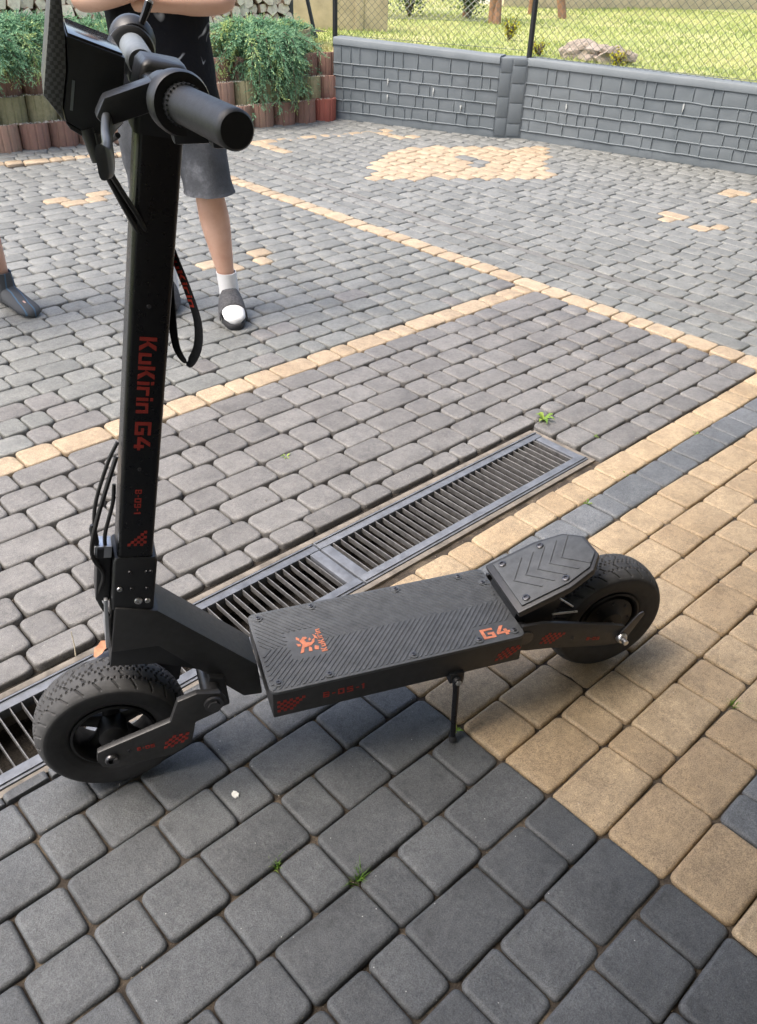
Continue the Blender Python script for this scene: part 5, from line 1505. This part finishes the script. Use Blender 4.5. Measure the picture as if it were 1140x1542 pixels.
for i in range(5):
    x0 = 0.030 + i * 0.027
    for s in (1, -1):
        xa, ya, xb, yb = x0, 0.0, x0 + 0.040, 0.046
        if xb > 0.185: yb = 0.046 * (0.185 - x0) / 0.04; xb = 0.185
        w = 0.0021; vs = []
        for x, y in ((xa, ya), (xb, yb)):
            for dx, h in ((-w, .0042), (w, .0042), (w * .6, .0058), (-w * .6, .0058)): vs.append(pa + pu * (x + dx) + Vector((0, s * y, 0)) + pn * h)
        mb.add(vs, [(0, 1, 5, 4), (1, 2, 6, 5), (2, 3, 7, 6), (3, 0, 4, 7), (0, 3, 2, 1), (4, 5, 6, 7)])
tag(mb.build("chevron_rib", M_rub, fr_, smooth=False), kind="stuff")
for x, y in ((0.030, 0.054), (0.030, -0.054), (0.118, 0.054), (0.118, -0.054)):
    p = pa + pu * x + Vector((0, y, 0)) + pn * 0.0042
    bolt(fr_, p, pn, 0.0078, 0.003, M_dsteel)
RA = [(-0.262, 0.232), (-0.312, 0.228), (-0.482, 0.176), (-0.508, 0.166), (-0.524, 0.15), (-0.524, 0.128), (-0.508, 0.115), (-0.473, 0.118), (-0.340, 0.150), (-0.280, 0.160), (-0.262, 0.166)]
for y0, y1 in ((0.078, 0.086), (-0.086, -0.078)):
    b = MB(); b.prism(RA, 'y', y0, y1); ra = b.build("swing_arm", M_frame, SC, bevel=0.002)
    if y0 > 0:
        b = MB(); checker(b, (-0.308, 0.0862, 0.172), (-1, 0, -0.25), (-0.25, 0, 1), 0.0056, [(0, 5), (0, 6), (0, 7), (1, 8), (2, 9)]); flat("checker_print", b, M_red, ra)
        b = MB(); letters(b, "B-05", (-0.420, 0.0862, 0.150), (-1, 0, -0.25), (-0.2, 0, 1), 0.008, 1.4, 0.2); flat("arm_lettering", b, M_red, ra)
        bolt(ra, (-0.385, 0.086, 0.166), (0, 1, 0), 0.0042, 0.002)
        b = MB(); b.prism([(-0.496, 0.142), (-0.536, 0.196), (-0.546, 0.199), (-0.550, 0.192), (-0.522, 0.134)], 'y', 0.0865, 0.090); b.build("torque_arm", M_dsteel, ra, bevel=0.001)
        ax_ = bolt(ra, (-0.507, 0.0865, 0.1355), (0, 1, 0), 0.0125, 0.010, M_steel, "axle_nut")
        b = MB(); b.cyl((-0.507, 0.094, 0.1355), (-0.507, 0.108, 0.1355), 0.006, n=12); b.build("axle_end", M_steel, ra)
b = MB(); b.cyl((-0.272, -0.09, 0.20), (-0.272, 0.09, 0.20), 0.016, n=20); b.build("swing_pivot", M_dsteel, SC)
for a_, c_ in (((-0.352, 0.062, 0.262), (-0.384, 0.066, 0.236)), ((-0.330, 0.078, 0.240), (-0.388, 0.078, 0.232))):
    b = MB(); b.cyl(a_, c_, 0.0022, n=8); b.build("guard_wire", M_steel, SC)
# ---------- kickstand
b = MB(); b.box((-0.118, 0.096, 0.158), (0.030, 0.030, 0.024)); b.cyl((-0.118, 0.085, 0.152), (-0.118, 0.118, 0.152), 0.010, n=16); b.build("kickstand_bracket", M_plast, SC, bevel=0.002)
b = MB(); b.tube([(-0.118, 0.107, 0.152), (-0.1185, 0.112, 0.12), (-0.114, 0.128, 0.035), (-0.113, 0.1335, 0.006)], [0.0075, 0.0065, 0.0058, 0.0062], 14); ks = b.build("kickstand", M_blk, SC)
b = MB(); b.tube([(-0.113, 0.1325, 0.014), (-0.1128, 0.1345, 0.003)], [0.0075, 0.009], 14); b.build("kickstand_foot", M_dsteel, ks)
bolt(ks, (-0.118, 0.118, 0.152), (0, 1, 0), 0.006, 0.003, M_steel)
WEEDS = [('d', 2.115, 1.418, 6, 0.045, "bright green seedling with broad leaves growing at the end of the grate", 1),
         ('t', 0.547, 0.592, 40, 0.020, "small grass tuft in a joint in the dark foreground paving", 2, 0.3),
         ('t', 0.457, 0.706, 26, 0.015, "smaller grass tuft left of the foreground tuft", 3, 0.3),
         ('d', 0.914, 0.700, 5, 0.016, "tiny weed beside the kickstand foot", 4),
         ('d', 1.302, 1.785, 5, 0.020, "small green seedling between the stem and the grate in the grey paving", 5),
         ('t', 1.417, 0.355, 24, 0.014, "small grass tuft between yellow pavers at the right edge", 6, 0.5),
         ('d', 2.166, 1.240, 4, 0.014, "little weed at the yellow edge course past the grate's end", 7),
         ('d', 2.038, 1.040, 4, 0.016, "little weed between the yellow course and the dark course", 8),
         ('d', 1.819, 1.020, 5, 0.018, "little weed on the yellow course above the foot rest", 9),
         ('d', 2.441, 1.030, 4, 0.016, "little weed on the yellow course near the right edge", 10)]
LEAF = (0.452, 1.363, 0.004); STRAW = (0.425, 1.403, 0.0); DROP = (0.484, 0.868)
# ================================================================== SMALL THINGS ON THE PAVING
M_weed = blade_mat("weed_leaves", [(0.0, (0.06, 0.14, 0.02)), (0.5, (0.14, 0.25, 0.04)), (1.0, (0.30, 0.40, 0.07))], 0.25)
def leaf_shape(b, p, d, l, w, up, rng, a):
    d = Vector(d).normalized(); s = d.cross(Vector((0, 0, 1))).normalized(); p = Vector(p)
    rows = []
    for k in range(6):
        t = k / 5; ww = w * math.sin(PI * min(1, 0.12 + t * 0.88)) * (1 if k % 2 else 0.72); z = up * math.sin(t * PI * 0.75)
        c = p + d * (l * t) + Vector((0, 0, z)); rows.append((c - s * ww + Vector((0, 0, ww * .3)), c, c + s * ww + Vector((0, 0, ww * .3))))
    vs = [q for r in rows for q in r]; fs = []
    for k in range(5):
        for j in (0, 1): fs.append((k * 3 + j, k * 3 + j + 1, (k + 1) * 3 + j + 1, (k + 1) * 3 + j))
    b.add(vs, fs, a)
def dandelion(x, y, n, l, label, seed):
    rng = random.Random(seed); root = empty("weed", (x, y, -0.006)); tag(root, label, "weed", "weeds in the paving joints")
    for i in range(n):
        b = MB(); a = 2 * PI * i / n + rng.uniform(-.3, .3)
        leaf_shape(b, (0, 0, 0), (math.cos(a), math.sin(a), 0), l * rng.uniform(.7, 1.15), l * .17, l * rng.uniform(.2, .55), rng, rng.uniform(.4, .95)); b.build("leaf", M_weed, root, recalc=False)
def tuft(x, y, n, h, label, seed, tone=0.4):
    rng = random.Random(seed); b = MB()
    for i in range(n): blade(b, rng.gauss(0, h * .25), rng.gauss(0, h * .25), -0.01, h * rng.uniform(.6, 1.3), 0.0013, rng, min(1, max(0, rng.gauss(tone, .2))), 1.1)
    o = b.build("grass_tuft", M_weed, recalc=False, smooth=False); o.location = (x, y, 0); tag(o, label, "grass tuft", "weeds in the paving joints")
for a in WEEDS: (dandelion if a[0] == 'd' else tuft)(*a[1:])
# dry leaf, straw, droppings, crumbs
b = MB(); rng = random.Random(2); leaf_shape(b, (0, 0, 0.004), (1, .2, 0), 0.052, 0.016, 0.014, rng, 0.5)
o = b.build("dry_leaf", pmat("dry_leaf", (0.36, 0.17, 0.09), 0.8, var=.3, scale=60), recalc=False); o.location = LEAF; tag(o, "curled brown dry leaf on the grate behind the front wheel", "leaf")
b = MB(); b.tube([(0, 0, 0), (0.004, 0.004, 0.03), (0.006, 0.01, 0.062)], [0.0016, 0.0014, 0.0009], 6); o = b.build("straw", pmat("straw", (0.62, 0.55, 0.40), 0.8)); o.location = STRAW; tag(o, "pale straw stalk sticking up at the grate left of the stem", "straw")
M_white = pmat("chalky_white", (0.62, 0.62, 0.58), 0.9, var=.15, scale=120)
def splat(x, y, r, name, label, cat, seed, el=1.0):
    rng = random.Random(seed); pts = [(r * rng.uniform(.75, 1.2) * math.cos(2 * PI * k / 14) * el, r * rng.uniform(.75, 1.2) * math.sin(2 * PI * k / 14)) for k in range(14)]
    b = MB(); b.prism(pts, 'z', -0.002, 0.0016); o = b.build(name, M_white, smooth=False); o.location = (x, y, 0.0016); tag(o, label, cat)
splat(*DROP, 0.0085, "bird_dropping", "small white bird dropping on a dark paver right of the front wheel", "dropping", 3, 0.7)
b = MB(); rng = random.Random(99)
for i in range(1500):
    if rng.random() < 0.75:
        yy = rng.choice(YR[7:]) if rng.random() < .5 else rng.choice(YC); y = yy + rng.gauss(0, .0045); x = rng.uniform(-0.1, 2.9)
    else: x, y = rng.uniform(-.1, 3.2), rng.uniform(-.1, 3.2)
    if not in_view((x, y, 0)): continue
    if 1.14 < y < 1.41 and x < 2.05: continue
    s = rng.uniform(0.0008, 0.0024) * (1.6 if rng.random() < .06 else 1)
    z = -0.007 if rng.random() < .7 else 0.0008
    b.add([(x + s * rng.uniform(-1, 1), y + s * rng.uniform(-1, 1), z) for _ in range(3)] + [(x, y, z + s * 1.3)], [(0, 1, 3), (1, 2, 3), (2, 0, 3)], rng.random())
def crumb_mat():
    t = NT("crumbs"); a = t.n("Attribute", attribute_name="rnd"); t.base(t.ramp(a.outputs["Fac"], [(0, (0.12, 0.09, 0.06)), (.5, (0.32, 0.26, 0.19)), (1, (0.6, 0.56, 0.48))])); return t.set(roughness=.9)
tag(b.build("crumbs", crumb_mat(), recalc=False, smooth=False), "sand crumbs and grit scattered in the paving joints", "grit", kind="stuff")
